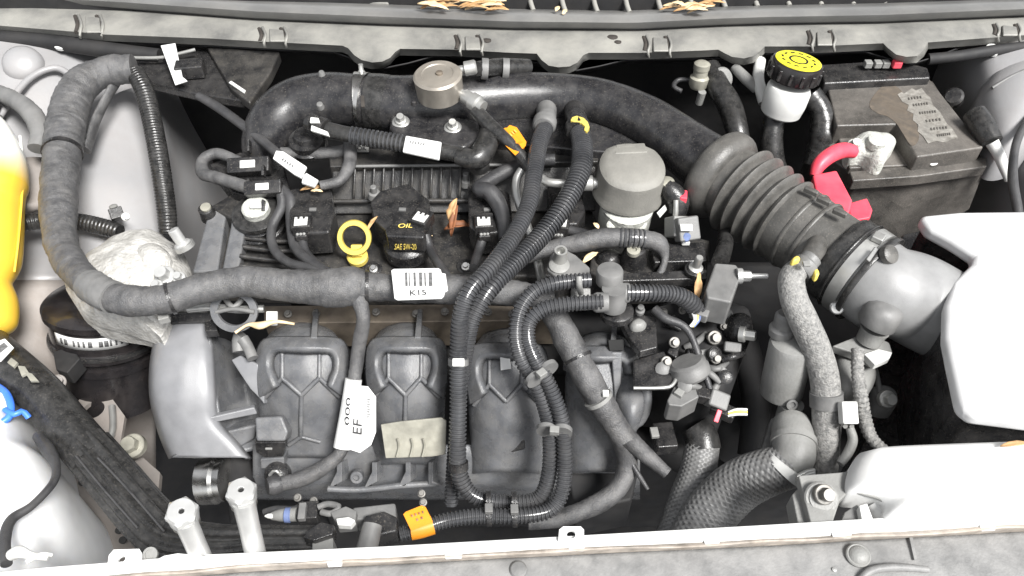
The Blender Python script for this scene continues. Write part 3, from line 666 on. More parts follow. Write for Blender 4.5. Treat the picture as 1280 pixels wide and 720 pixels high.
coil(706, 256, .6, [(-22, -28), (20, -30), (26, 8), (16, 24), (-14, 24)], 'black ignition coil mostly hidden behind the ribbed hoses', (700, 284, .4), -10, 'small plug on the hidden fourth ignition coil', [(712, 288, .2), (730, 292, .4), (748, 300, 1)])
# ---- dipstick
t = T('dipstick', 'yellow plastic dipstick ring handle on the cam cover', 'dipstick', (449, 322, -2))
c = P(443, 297, .2); s = mpp(c); n = Vector((.1, -.80, .60)).normalized(); ex = (Vector((1, 0, .1))-n*Vector((1, 0, .1)).dot(n)).normalized(); ey = n.cross(ex)
vs, fs = [], []
pr = [(20.5, -5), (21.5, 0), (20.5, 5), (15.2, 5), (14, 0), (15.2, -5)]
for j in range(40):
    th = 2*math.pi*j/40
    for r, h in pr: vs.append(c+(ex*math.cos(th)*1.0+ey*math.sin(th)*1.05)*r*s+n*h*s)
for j in range(40):
    for k in range(6): fs.append((j*6+k, j*6+(k+1) % 6, ((j+1) % 40)*6+(k+1) % 6, ((j+1) % 40)*6+k))
mo('ring', vs, fs, 'yellow', t, sharp=.9)
box('stem', (446, 313, -1.2), 15, 14, 9, 'yellow', t, ax=tuple(n), rot=90, bev=1.5)
lathe('foot', (447, 321, -2), (0, -.25, 1), [(13, -4), (13, 3), (11, 4.5), (7, 4.5), (6, 3), (.1, 3)], 'yellow', t, seg=26)
lathe('dipstick_tube', (447, 323, -2.6), (0, -.25, 1), [(10, -8), (10, 4), (.1, 4)], 'black', t, seg=18)
# ---- oil filler cap
t = T('oil_filler_cap', 'black oil filler cap with yellow printed symbols on the cam cover', 'oil cap', (507, 312, -2))
lathe('cap_body', (508, 303, -.8), (0, -.1, 1), [(29, -16), (30, -4), (29, 2), (25, 6), (18, 8), (.1, 8)], 'black', t, seg=40)
prism('grip', [(481, 287), (486, 281), (530, 283), (532, 291), (530, 297), (483, 295)], 2.0, 2.2, 'black', t, bev=3)
GY = P(507, 296, 2.0).y
textq('yellow_print', 'OIL', [(497, 285, 2.1), (515, 285, 2.1), (517, 280, 2.1), (499, 280, 2.1)], 'yellowink', t)
textq('yellow_print', 'SAE 5W-20', [PV(493, 311, GY), PV(521, 311, GY), PV(520, 304, GY), PV(494, 304, GY)], 'yellowink', t, lift=.0012)
# ================================================================ HARNESS
hn = T('wiring_harness', 'thick tape-wrapped wiring harness running across the front of the cam cover', 'wiring harness', (400, 380, 0))
tube('trunk', [(168, 86, 4.2), (132, 90, 4.2), (100, 108, 4), (84, 150, 3), (76, 210, 2), (73, 270, 1.2), (80, 315, 1.2), (108, 352, 2), (150, 374, 2.6), (205, 374, 2.8), (255, 360, 2.8), (305, 352, 2.8), (360, 357, 2.6), (410, 360, 2.6), (440, 358, 2.6), (470, 359, 2.4), (560, 362, 2.2), (640, 366, 1.6), (690, 374, .8)],
     [18, 19, 21, 22, 22, 21, 19, 19, 19, 19, 19, 19, 20, 24, 25, 18, 18, 16, 13], 'tape', hn, kind='tape', seg=22, amp=.11, pitch=5)
tube('heavy_branch', [(672, 368, 1.0), (694, 395, .4), (712, 430, -1), (738, 480, -3), (768, 530, -6), (782, 552, -7)], [14, 16, 17, 17, 16, 15], 'tape', hn, kind='tape', seg=20, amp=.06)
tube('branch', [(776, 540, -6.6), (800, 562, -8), (834, 592, -9)], [14, 11, 8], 'tape', hn, kind='tape', amp=.05)
tube('branch', [(774, 540, -6.8), (784, 575, -9.5), (776, 605, -11), (750, 628, -12), (700, 648, -12.5), (660, 652, -12.5)], [14, 13, 12, 12, 11, 10], 'tape', hn, kind='tape', amp=.05)
tube('wire_twig', [(785, 572, -9), (796, 590, -9.5), (810, 612, -10)], [4, 3.5, 2.5], 'wire', hn)
tube('front_branch', [(440, 362, 2.6), (450, 378, 2.0), (454, 400, .8), (449, 430, -1.8), (445, 460, -3.8), (440, 490, -5.4), (432, 540, -8), (424, 568, -9.2), (398, 588, -10.2), (372, 600, -10.8), (346, 606, -11)],
     [12, 10, 9, 9, 8.5, 8, 8, 8, 10, 10, 9], 'tape', hn, kind='tape', amp=.1)
tube('tower_branch', [(168, 90, 4), (180, 112, 3), (190, 150, 1), (200, 205, -1.5), (208, 262, -5), (210, 292, -7)], [11, 12, 12, 12, 12, 11], 'rubber', hn, kind='corr', pitch=4, amp=.05)
tube('strap_branch', [(146, 100, 3.2), (136, 118, 2.4), (120, 150, 1.4), (108, 188, .4)], [8, 7, 8, 8], 'tape', hn, kind='tape', flat=.5)
tube('bare_tape', [(112, 356, 2.2), (128, 366, 2.5), (142, 372, 2.6)], [20.5, 20.8, 20.5], 'greyplastic', hn, kind='tape', amp=.03, seg=22)
for p, q, r in (((213, 373, 2.8), (255, 360, 2.8), 20), ((78, 190, 2.4), (76, 210, 2.2), 23), ((722, 448, -1.8), (738, 480, -3), 18.5), ((459, 359, 2.5), (470, 359, 2.4), 20)):
    ziptie(p, q, r, hn, w=4)
ziptie((748, 499, -3.9), (768, 530, -6), 18, hn, mat='lightgrey', w=5)
box('tie_head', (757, 492, -2.6), 8, 8, 6, 'white', hn)
# K15 barcode label, folded round the trunk
LZ_ = lambda y: 4.6-.03*(y-336)
Q = [(489, 338), (492, 336), (548, 335), (551, 337), (552, 341), (557, 342), (560, 363), (556, 365), (555, 370), (552, 373), (497, 375), (493, 373)]
k15 = prism('barcode_label', [(a, b, 4.7-.012*(b-336)) for a, b in Q], 0, .12, 'label', hn, bev=.5)
for x0, wd in ((506, 3), (510.5, 1.5), (516.5, 3), (523.5, 4), (530, 2), (535.5, 4.5)):
    decal('barcode_bar', [(x0, 340.5, 4.66), (x0+wd, 340.4, 4.66), (x0+wd+.8, 357.4, 4.48), (x0+.8, 357.6, 4.48)], 'faded', k15, depth=.03)
textq('label_text', 'K15', [(513, 370, 4.32), (533, 369, 4.33), (532.5, 362.5, 4.42), (512.5, 363, 4.42)], 'print', k15)
# EF tag wrapped on the front branch
tg = tube('paper_wrap', [(442, 474, -4.3), (436, 515, -6.4), (428, 560, -8.6)], [10.5, 11, 11.5], 'label', hn, seg=20)
ef = prism('paper_tag', [(448, 482, -4.2), (460, 483, -4.6), (470, 496, -5.4), (470, 540, -7.6), (464, 556, -8.4), (450, 566, -8.8), (428, 559, -8.0)], 0, .08, 'label', hn, bev=0)
textq('tag_text', 'EF', [(452.5, 543, -7.4), (452.5, 525, -6.5), (442, 523, -6.3), (441, 541, -7.2)], 'print', ef, lift=.0016)
textq('tag_text', '000', [(437, 532, -5.8), (439, 497, -4.0), (433.5, 496.5, -4.0), (431, 530, -5.8)], 'print', ef, lift=.0012)
textq('tag_text', 'IIIIIIII', [(463, 522, -6.3), (463, 499, -5.3), (459, 498, -5.2), (459, 521, -6.2)], 'faded', ef, lift=.0014)
# second upper loom to the right
tube('upper_loom', [(655, 322, 1.2), (690, 310, 1.8), (724, 304, 2.4), (750, 298, 2.8), (775, 297, 2.8), (806, 299, 2.6), (824, 305, 2.2), (831, 322, 1.2), (826, 340, .2), (816, 356, -.6)],
     [9, 10, 12, 13, 12, 12, 11, 5, 5, 5], 'tape', None, kind='tape', amp=.08, label='tape-wrapped loom arching over the ribbed hoses below the fuel pump', cat='wiring harness')
tube('loom_sleeve', [(774, 297, 2.8), (790, 298, 2.8), (806, 299, 2.6)], 13, 'corr', None, kind='corr', label='short ribbed sleeve on the loom below the fuel pump', cat='sleeve')
tube('breather_pipe', [(694, 200, 2.6), (660, 202, 2.4), (625, 218, 2.2), (598, 236, 2.2), (612, 240, 2.4), (626, 262, 1.6), (632, 300, .6)], [8, 8, 9, 9, 11, 10, 9], 'wire', None, label='grey hose bending over the third ignition coil', cat='hose')
# ================================================================ MANIFOLD
im = T('intake_manifold', 'grey-black plastic intake manifold with four ribbed runners', 'intake manifold', (540, 580, -16))
def runner(xc, w, yt, yb, full=True):
    """one bulging runner: rows top to bottom"""
    h = w/2; rows = []
    for f, z, k, d in ((0, -4.6, .62, 1.2), (.08, -3.4, .82, 1.6), (.2, -3.4, .96, 1.8), (.4, -4.8, 1.0, 2.0), (.62, -7.2, .98, 2.0), (.82, -10, .92, 2.0), (1.0, -12.6, .88, 1.8)):
        y = yt+(yb-yt)*f
        rows.append([(xc+h*k*u, y+(abs(u)**2)*8*(1 if f < .25 else .3), z-d*(1-math.sqrt(max(0, 1-min(1, u*u)*.96)))*1.6) for u in (-1, -.92, -.7, -.35, 0, .35, .7, .92, 1)])
    r = patch('runner', rows, 'manifold', im, sub=4, thick=.003)
    return r
def rz(yt, yb, y):
    f = (y-yt)/(yb-yt)
    return interp([(0, -4.6), (.08, -3.4), (.2, -3.4), (.4, -4.8), (.62, -7.2), (.82, -10), (1, -12.6)], f)
def rtube(par, xc, w, yt, yb, pts, r, name='rib', lift=.25, mat='manifold'):
    def zz(u, y): return rz(yt, yb, y)-1.9*(1-math.sqrt(max(0, 1-min(1, u*u)*.96)))*1.6+lift
    return tube(name, [(xc+u*w/2, y+(u*u)*3, zz(u, y)) for u, y in pts], r, mat, par, seg=8)
for i, (xc, w, yt, yb) in enumerate(((378, 112, 402, 572), (508, 98, 402, 580), (634, 98, 410, 590), (752, 92, 414, 590))):
    r = runner(xc, w, yt, yb)
    top = yt+26
    # collar strip across the top of the runner, turned down at both ends
    us = [-1.0, -.92, -.6, -.2, .2, .6, .92, 1.0]
    def zz(u, y): return rz(yt, yb, y)-1.9*(1-math.sqrt(max(0, 1-min(1, u*u)*.96)))*1.6
    st = [((-.98, 70), (-.62, 56)), ((-1.06, 45), (-.74, 42)), ((-1.06, 22), (-.80, 28)), ((-1.0, 3), (-.76, 16)), ((-.74, -7), (-.56, 8)), ((0, -8), (0, 7))]
    if i == 3: st = st[2:]
    st = st+[((-a[0], a[1]), (-b[0], b[1])) for a, b in st[-2::-1]]
    ro = [(xc+a[0]*w/2, top+a[1], zz(a[0]*.9, top+a[1])+.9) for a, b in st]; ri = [(xc+b[0]*w/2, top+b[1], zz(b[0], top+b[1])+1.25) for a, b in st]
    rm = [((p[0]+q[0])/2, (p[1]+q[1])/2, (p[2]+q[2])/2+.12) for p, q in zip(ro, ri)]
    patch('collar', [ro, rm, ri], 'manifold', r, sub=3, thick=.009)
    lug = lambda sgn: [(xc+sgn*w/2*a, b, zz(sgn*a*.95, b)+.8) for a, b in ((.72, top+34), (1.02, top+20), (1.05, top+58), (.95, top+70), (.78, top+68), (.62, top+52))]
    if i < 3:
        rtube(r, xc, w, yt, yb, [(-.45, top+6), (-.45, top+44)], 2.6)
        rtube(r, xc, w, yt, yb, [(.38, top+6), (.38, top+44)], 2.6)
        for a, b in (((-.45, top+44), (-.85, top+68)), ((-.45, top+44), (-.02, top+66)), ((.38, top+44), (-.02, top+66)), ((.38, top+44), (.82, top+66))):
            rtube(r, xc, w, yt, yb, [a, ((a[0]+b[0])/2, (a[1]+b[1])/2), b], 3.0)
        if i < 2:
            rtube(r, xc, w, yt, yb, [(-.02, top+66), (-.03, top+95), (-.03, top+118)], 2.8)
            rtube(r, xc, w, yt, yb, [(-.03, top+118), (-.3, top+128)], 2.8); rtube(r, xc, w, yt, yb, [(-.03, top+118), (.4, top+124)], 2.4)
    else:
        prism('collar_window', [(xc+8, 425, -1.6), (xc+28, 424, -1.6), (xc+28, 438, -2.2), (xc+10, 439, -2.2)], 0, .6, 'holeshade', r, bev=1)
        prism('brace', [(xc+12, 440, -2.2), (xc+26, 440, -2.2), (xc+24, 480, -4.4), (xc+16, 500, -5.6)], 0, 1, 'manifold', r, bev=2)
    prism('top_stay', [(xc+14, yt-16, -3.6), (xc+20, yt-16, -3.6), (xc+18, yt+20, -2.4), (xc+10, yt+20, -2.4)], 0, .8, 'manifold', r, bev=1)
# plenum below the runners
rows = [[(x, y, z) for x in (316, 345, 420, 480, 540, 600, 680, 740, 800)] for y, z in ((556, -12.5), (575, -13.5), (596, -15.5), (612, -18), (625, -22))]
pl = patch('plenum', rows, 'manifold', im, sub=4, thick=.004)
for x in (424, 468, 510, 538):
    prism('plenum_fin', [(x-3, 578, -12.4), (x+3, 578, -12.4), (x+3, 602, -13.6), (x-8 if x < 530 else x+18, 608, -14.2), (x-3, 606, -14)], 0, 1.8, 'manifold', pl, bev=1.5)
lathe('plenum_boss', (446, 596, -13.6), (0, -.75, .65), [(8, -8), (8, 3), (7, 4), (4, 4), (4, 0), (.1, 0)], 'manifold', pl, seg=20)
tube('plenum_lip', [(410, 611, -14.4), (450, 612, -14.6), (500, 607, -14.4), (550, 604, -14.4)], 4, 'manifold', pl)
prism('notch', [(622, 548, -9.6), (640, 545, -9.4), (656, 550, -9.6), (656, 562, -10.4), (640, 566, -10.6), (620, 560, -10.4)], 0, .8, 'black', im, bev=2)
prism('white_sticker', [(625, 445, -2.6), (637, 444, -2.6), (639, 461, -3.4), (626, 463, -3.4)], 0, .15, 'label', im, bev=.5)
fo = prism('foil_label', [(476, 531, -6.6), (500, 527, -6.4), (552, 522, -6.2), (558, 526, -6.4), (557, 568, -8.8), (540, 571, -9), (482, 573, -9), (479, 552, -7.8)], 0, .25, 'foil', im, bev=.8)
for x in (497, 514, 529):
    tube('foil_crease', [(x, 548, -7.3), (x+2, 558, -7.9), (x-1, 571, -8.6)], 1.4, 'foil', fo, seg=6)
# clip block left of the plenum
t = T('plenum_bracket', 'grey plastic bracket block hanging at the manifold corner', 'bracket', (340, 590, -13))
prism('block', [(318, 522, -7.5), (352, 520, -7.5), (360, 540, -8.4), (356, 552, -9), (320, 552, -9)], 0, 3, 'manifold', t, bev=3)
prism('block_face', [(318, 553, -9.2), (357, 553, -9.2), (354, 571, -11), (330, 572, -11), (320, 566, -10.4)], 0, 2, 'black', t, bev=1.5)
box('face_hole', (336, 561, -9.7), 9, 3, 3, 'lightgrey', t)
prism('foot', [(325, 574, -11), (355, 572, -11), (355, 586, -12), (326, 586, -12)], 0, 2, 'manifold', t, bev=1.5)
lathe('foot_boss', (345, 592, -11.8), (0, -.4, .9), [(16, -14), (15, 0), (9, 5), (6, 6), (.1, 6)], 'black', t, seg=20)
tube('wire_clip', [(337, 594, -10), (344, 588, -9.4), (351, 594, -10)], 2, 'zinc', t)
t = T('side_gusset', 'pale grey plastic gusset wedged beside the first manifold runner', 'gusset', (310, 480, -6))
prism('gusset_plate', [(288, 450, -5.0), (300, 444, -4.8), (322, 455, -4.8), (330, 474, -5.6), (330, 506, -7.6), (314, 486, -6.4)], 0, 1.0, 'coverside', t, bev=2)
tube('gusset_peg', [(299, 440, -4), (298, 425, -3.4), (302, 418, -3)], [8, 8, 9], 'greyplastic', t)
tube('gusset_peg', [(316, 448, -4), (310, 434, -3.6), (303, 424, -3.2)], [7, 7, 8], 'greyplastic', t)
# ---- left end cover (grey shell)
ec = T('timing_end_cover', 'large smooth grey plastic shell at the left end of the manifold', 'cover', (250, 560, -12))
ex_ = lambda y: max(0, y-522)*.75
rows = []
for y, xl, z in ((398, 203, -3.6), (415, 196, -3.9), (450, 189, -4.8), (490, 188, -6.4), (525, 195, -8.4), (552, 204, -10), (572, 213, -11.2)):
    rows.append([(xl-2, y+2, z-4.5), (xl, y, z-1.6), (xl+8, y-1, z-.4), (xl+30, y-1, z), (xl+52, y, z-.2), (258+(y-398)*.04+ex_(y), y, z-.6), (266+(y-398)*.05+ex_(y), y, z-1.6), (270+(y-398)*.05+ex_(y), y+1, z-5)])
patch('shell', rows, 'coverside', ec, sub=5, thick=.003)
prism('top_cap', [(200, 400, -3.4), (204, 391, -3.0), (262, 390, -2.8), (266, 398, -3.2), (262, 403, -3.4), (206, 405, -3.4)], 0, 1.2, 'black', ec, bev=2)
rows = [[(262, 420, -4.5), (285, 425, -8), (305, 440, -10), (322, 455, -10)], [(268, 480, -7.5), (285, 485, -10), (305, 490, -12), (324, 495, -12)], [(270, 535, -10), (290, 530, -12), (310, 528, -13), (326, 525, -13)], [(214, 572, -11.4), (250, 572, -12), (290, 568, -13), (328, 560, -14)]]
patch('recess', rows, 'manifold', ec, sub=5, thick=.003)
prism('lower_lip', [(228, 556, -12), (268, 544, -11.4), (322, 530, -11.4), (318, 550, -12.6), (296, 563, -13.4), (228, 572, -13)], 0, 2.0, 'manifold', ec, bev=4)
prism('web', [(240, 527, -8.6), (318, 509, -9.0), (322, 518, -9.6), (262, 530, -9.4)], 0, .8, 'coverside', ec, bev=2)
prism('cap_clip', [(255, 401), (270, 401), (272, 413), (256, 414)], -2.6, 1, 'black', ec, bev=1.5)
lathe('bright_pulley', (268, 600, -15), (.95, 0, .1), [(30, -14), (30, 4), (27, 8), (27, 16), (14, 18), (.1, 18)], 'steel', None, seg=40, label='shiny metal pulley rim below the grey end shell', cat='pulley')
tube('block_pipe', [(298, 580, -16), (302, 610, -16), (306, 650, -16)], [18, 17, 17], 'deep', None, label='dark column behind the hex-headed rods', cat='pipe')
# ring clip
t = T('ring_clip', 'flat dark plastic ring standing beside the harness', 'clip', (292, 410, -1))
c = P(293, 388, 0); s = mpp(c); n = Vector((.05, -.8, .6)).normalized(); ex = Vector((1, 0, 0)); ex = (ex-n*ex.dot(n)).normalized(); ey = n.cross(ex)
vs, fs = [], []
for j in range(44):
    th = 2*math.pi*j/44
    for r, h in ((29, -3), (29, 3), (20, 3), (20, -3)): vs.append(c+(ex*math.cos(th)+ey*math.sin(th)*.95)*r*s+n*h*s)
for j in range(44):
    for k in range(4): fs.append((j*4+k, j*4+(k+1) % 4, ((j+1) % 44)*4+(k+1) % 4, ((j+1) % 44)*4+k))
mo('ring', vs, fs, 'manifold', t, sharp=.6)
tube('crossbar', [(270, 390, 0), (293, 386, .2), (318, 390, 0)], 3, 'greyplastic', t, seg=8)
tube('web_arm', [(282, 374, .3), (292, 384, .2), (304, 372, .3)], 3.5, 'greyplastic', t, seg=8)
tube('dead_stalk', [(294, 416, -1), (310, 406, -.8), (325, 407, -.8), (345, 402, -.6), (368, 405, -.8)], [2, 2, 5, 2.4, 1.6], 'leafpale', None, seg=8, label='thin orange dry stalk lying under the ring clip', cat='stalk')
box('stalk_tab', (340, 398, -1.5), 14, 18, 4, 'white', None, ax=(0, -.6, .7), label='small white plastic tab under the harness beside the stalk', cat='tab')
# ---- engine mount casting
mt = T('engine_mount', 'rough cast aluminium engine mount over the black canister', 'engine mount', (170, 370, -4))
pillow('casting', [(80, 352), (90, 344), (112, 322), (140, 304), (168, 292), (190, 290), (208, 298), (230, 318), (238, 344), (246, 362), (238, 384), (205, 392), (200, 414), (170, 402), (130, 395), (96, 382)], -3.4, -.2, 4, 'alucast', mt, n=9, pw=1.8, lump=.35)
pillow('casting_boss', [(170, 312), (192, 304), (212, 318), (206, 332), (180, 332)], -.7, .2, 1, 'alucast', mt, n=4, pw=1.6)
pillow('lower_lip', [(82, 360), (110, 378), (150, 388), (200, 394), (214, 396), (202, 420), (192, 416), (150, 402), (104, 388)], -3.2, -2, 2, 'alucast', mt, n=4, pw=1.8)
lathe('stud', (229, 306, .3), (-.35, .25, .9), [(11, -4), (11, 2), (9, 4), (7, 4), (7, 22), (6, 23), (.1, 23)], 'studmetal', mt, seg=20)
lathe('stud_collar', (230, 307, .2), (-.35, .25, .9), [(13, -4), (13, 2), (11, 3), (.1, 3)], 'zinc', mt, seg=24)
hexbolt('mount_bolt', (206, 345, .6), 13, 'studmetal', mt, h=1.0)
hexbolt('mount_bolt', (224, 347, .6), 8, 'studmetal', mt, h=.9)
hexbolt('mount_bolt', (196, 357, .8), 8, 'studmetal', mt)
tube('mount_pipe', [(235, 386, -1), (262, 384, -.8), (300, 387, -.8), (330, 386, -.9)], 5, 'zinc', None, label='short bright metal strip behind the ring clip', cat='pipe')
box('harness_clip', (205, 395, 1.0), 13, 18, 10, 'lightgrey', None, rot=20, label='pale clip holding the harness to the engine mount', cat='clip')
# ================================================================ CORRUGATED HOSES
def corrhose(pts, r, label, **k): return tube('corrugated_hose', pts, r, 'corr', None, kind='corr', seg=20, label=label, cat='hose', group='ribbed black corrugated hoses over the manifold', **k)
hA = corrhose([(682, 158, 5), (674, 180, 5.4), (668, 215, 5.6), (661, 255, 5.4), (642, 295, 5.4), (612, 335, 5.6), (588, 362, 5.2), (576, 392, 3.8), (573, 440, .4), (573, 500, -3.0), (572, 560, -6), (574, 592, -8), (588, 617, -9.4), (615, 627, -10), (648, 628, -10), (674, 622, -9.6), (685, 598, -8.2), (688, 560, -6), (684, 520, -3.6), (670, 480, -1.2), (652, 450, .6), (645, 420, 2), (650, 388, 3.4), (668, 364, 4.4), (695, 354, 4.8), (738, 350, 4.8)],
         [11, 11, 11, 11, 11, 11, 11, 11, 11, 11, 11, 11, 10.5, 10, 10, 10, 10, 10, 10, 10, 10, 10, 10, 10, 10, 10], 'long ribbed hose making a U loop below the manifold and back to the quick connector')
hB = corrhose([(724, 162, 5), (728, 185, 5.2), (725, 215, 5.2), (706, 255, 4.4), (676, 295, 3.4), (642, 330, 3.2), (612, 362, 3.0), (592, 396, 1.6), (586, 420, .2), (578, 470, -3.2), (570, 540, -7.2), (566, 590, -10.2), (564, 632, -12.4)],
         [13.5, 13.5, 13.5, 13, 13, 12.5, 12, 11, 10, 9, 9, 9, 9], 'fat ribbed hose with yellow clip crossing in front of the fourth coil')
hC = corrhose([(500, 668, -9.2), (528, 660, -9), (560, 650, -9), (600, 645, -9), (650, 645, -9), (688, 637, -9), (703, 612, -8), (706, 570, -6), (702, 525, -3.4), (688, 485, -1.2), (669, 450, .8), (660, 425, 1.8), (662, 402, 2.8), (680, 386, 3.6), (710, 380, 4), (754, 377, 4.2)],
         [10, 10, 10, 10, 10, 10, 10, 10, 10, 10, 10, 10, 10, 10, 10, 10], 'ribbed hose with orange tag running up beside the U loop')
corrhose([(782, 366, 3.6), (812, 366, 3.4), (842, 368, 2.6), (860, 376, 1.6), (876, 392, 0)], [11, 11, 11, 12, 12], 'short ribbed hose leaving the quick connector towards the solenoids')
# twin clips
def twinclip(x, y, z, ang, label, gap=20, mat='black'):
    t = T('hose_clip', label, 'clip', (x, y, z), 'clips joining the two ribbed hoses')
    a = math.radians(ang); d = (math.cos(a), math.sin(a)); q = (-d[1], d[0])
    for sg in (-1, 1):
        c1 = (x+d[0]*gap*.5*sg, y+d[1]*gap*.5*sg, z)
        lathe('clip_ring', c1, (V((c1[0]+q[0]*10, c1[1]+q[1]*10, z))-V(c1)), [(10, -3), (12.6, -3), (12.6, 3), (10, 3)], mat, t, seg=22)
    box('clip_bridge', (x, y, z+1.2), 12, 10, 8, 'lightgrey' if mat != 'black' else 'greyplastic', t, rot=-ang, bev=1)
twinclip(677, 467, .2, -38, 'grey double clip on the hoses above the sticker runner', 22, 'greyplastic')
twinclip(693, 538, -3.8, 5, 'white-edged double clip lower down the twin hoses', 20, 'greyplastic')
twinclip(611, 636, -9.2, 88, 'black double clip at the bottom of the U loop beside the orange tag', 19)
twinclip(643, 637, -9.2, 88, 'black double clip at the bottom of the U loop beside its right bend', 19)
t = T('hose_clip', 'pale single clip on the upright hose between the second and third runners', 'clip', (574, 452, 0))
lathe('clip_ring', (573, 452, -.4), V((573, 500, -3))-V((573, 440, .4)), [(10, -4), (13, -4), (13, 4), (10, 4)], 'greyplastic', t, seg=22)
box('clip_pad', (573, 453, 1.0), 15, 10, 4, 'white', t, ax=(0, -.6, .8), bev=1)
t = T('hose_clip', 'dark clip where the upright hoses meet low on the manifold', 'clip', (571, 582, -7))
lathe('clip_ring', (573, 582, -7.2), V((574, 592, -8))-V((572, 560, -6)), [(10, -5), (12.6, -5), (12.6, 5), (10, 5)], 'black', t, seg=22)
# orange tags
t = T('orange_tag', 'orange paper tag round the ribbed hose at the front panel', 'tag', (525, 660, -8))
tube('tag_wrap', [(514, 663, -9), (525, 661, -9), (541, 656, -9)], 12, 'orange', t, seg=20)
prism('tag_flap', [(504, 643, -6.6), (507, 640, -6.4), (527, 632, -6.0), (532, 634, -6), (541, 652, -7.4), (514, 664, -7.6)], 0, .1, 'orange', t, bev=.4)
textq('tag_print', 'IIII', [(515, 646, -6.6), (530, 641, -6.4), (529, 638, -6.2), (514, 643, -6.4)], 'rust', t)
textq('tag_print', 'II', [(521, 651, -7.0), (529, 648, -6.8), (528, 645, -6.6), (520, 648, -6.8)], 'rust', t)
t = T('orange_tag', 'orange paper tag on the hose coming from the round damper', 'tag', (642, 175, 4))
tube('tag_wrap', [(630, 168, 5.0), (640, 177, 5.0), (648, 185, 5.0)], 9.5, 'orange', t, seg=20)
prism('tag_flap', [(622, 172, 5.6), (637, 156, 5.8), (646, 159, 5.8), (658, 177, 5.6), (657, 182, 5.4), (644, 194, 5.3)], 0, .1, 'orange', t, bev=.4)
textq('tag_print', 'IIIII', [(634, 176, 5.8), (646, 166, 5.8), (643, 163, 5.8), (631, 173, 5.8)], 'yellow', t, lift=.0012)
# ================================================================ AIR DUCT
ad = T('air_duct', 'big black plastic intake duct sweeping across behind the engine', 'duct', (640, 150, 0))
tube('elbow', [(336, 205, -2), (333, 180, 0), (345, 152, 2), (372, 132, 3), (410, 125, 3.6), (450, 127, 3.8), (470, 129, 3.8)], [26, 30, 33, 34, 34, 33, 33], 'pipe', ad, seg=36)
tube('coupler', [(462, 128, 3.8), (475, 129, 3.8), (488, 130, 3.8)], [35.5, 36, 35.5], 'rubber', ad, seg=36)
tube('main_duct', [(482, 130, 3.8), (510, 131, 3.8), (560, 129, 3.8), (620, 123, 3.8), (690, 121, 3.8), (750, 128, 3.8), (805, 150, 3.6), (850, 180, 3.4), (885, 205, 3.2), (905, 218, 3.1)],
     [35, 36, 36, 32, 29, 29, 31, 34, 38, 44], 'pipe', ad, seg=36)
prism('bolt_flange', [(488, 140), (560, 142), (598, 150), (600, 172), (580, 184), (500, 174), (486, 160)], 4.5, 2, 'pipe', ad, bev=5)
for x, y in ((501, 152), (566, 159)):
    lathe('washer', (x, y, 4.6), (0, -.2, 1), [(11, -2), (11, 0), (9, 1.5), (.1, 1.5)], 'zinc', ad, seg=24)
    hexbolt('flange_bolt', (x, y-2, 4.9), 7.5, 'zinc', ad, h=1.0)
prism('duct_web', [(600, 146), (640, 131), (720, 133), (790, 150), (836, 196), (760, 190), (600, 176)], 2.6, 1.4, 'pipe', ad, bev=3)
tube('web_rim', [(606, 142, 3.2), (640, 132, 3.6), (700, 133, 3.6), (750, 141, 3.4), (788, 152, 3.2)], 3, 'pipe', ad, seg=10)
lathe('duct_nub', (400, 132, 6.6), (0, -.3, 1), [(5, -4), (4, 3), (3, 4), (.1, 4)], 'greyplastic', ad, seg=14)
lathe('duct_nub', (403, 96, 6.5), (0, -.1, 1), [(5, -4), (4, 6), (3, 8), (.1, 8)], 'greyplastic', ad, seg=14)
lathe('duct_nub', (517, 128, 7.2), (0, -.2, 1), [(4, -3), (3, 2), (.1, 3)], 'pipe', ad, seg=14)
t = T('hose_clamp', 'bright slotted steel clamp band round the air duct elbow', 'clamp', (453, 150, 2))
tube('clamp_band', [(446, 127, 3.8), (451, 127, 3.8), (459, 128, 3.8)], [36.5, 36.5, 36.5], 'steel', t, seg=40)
prism('clamp_slot', [(450, 119, 7.6), (455, 119, 7.6), (456, 133, 7.3), (451, 133, 7.3)], 0, .25, 'mark', t, bev=.6)
lathe('clamp_ear', (452, 92, 6.4), (0, .2, 1), [(6, -4), (5, 2), (3, 5), (3, 12), (.1, 12)], 'zinc', t, seg=12)
# bellows
bl = T('bellows_hose', 'wide grey ribbed rubber bellows between the duct and the air filter box', 'hose', (980, 300, -2))
def ax(t_): # along the bellows axis
    return (893+(1096-893)*t_, 215+(355-215)*t_, 3.0-0.6*t_)
tube('neck', [ax(.05), ax(.12), ax(.18)], [47, 47, 48], 'bellow', bl, seg=48)
tube('collar', [ax(-.03), ax(.0), ax(.06), ax(.1)], [46, 57, 58, 50], 'bellow', bl, seg=48)
tube('pleats', [ax(.14), ax(.3), ax(.46)], [58, 57, 55], 'bellow', bl, kind='bellow', seg=48, pitch=15.5, amp=.2)
tube('sleeve', [ax(.44), ax(.5), ax(.6), ax(.72), ax(.78)], [51, 52, 51, 51, 52], 'bellow', bl, seg=48)
for q in (.52, .60): tube('sleeve_band', [ax(q), ax(q+.01), ax(q+.02)], [53, 54, 53], 'bellow', bl, seg=48)
tube('cuff', [ax(.76), ax(.78), ax(.9)], [56, 58, 58], 'rubber', bl, seg=48)
for x, y in ((1014, 239), (1030, 251), (1050, 266)): box('lug', (x, y, 7.6), 18, 7, 7, 'bellow', bl, rot=-38, bev=1.5)
tube('port', [(1024, 304, 4.6), (1016, 316, 5.6), (1008, 328, 6.2)], [14, 13, 12], 'bellow', bl, seg=24)
cl = T('hose_clamp', 'wide bright clamp band where the bellows meets the air filter box', 'clamp', (1085, 340, 0))
tube('clamp_band', [ax(.86), ax(.9), ax(.925)], [59.5, 59.8, 59.8], 'zinc', cl, seg=48)
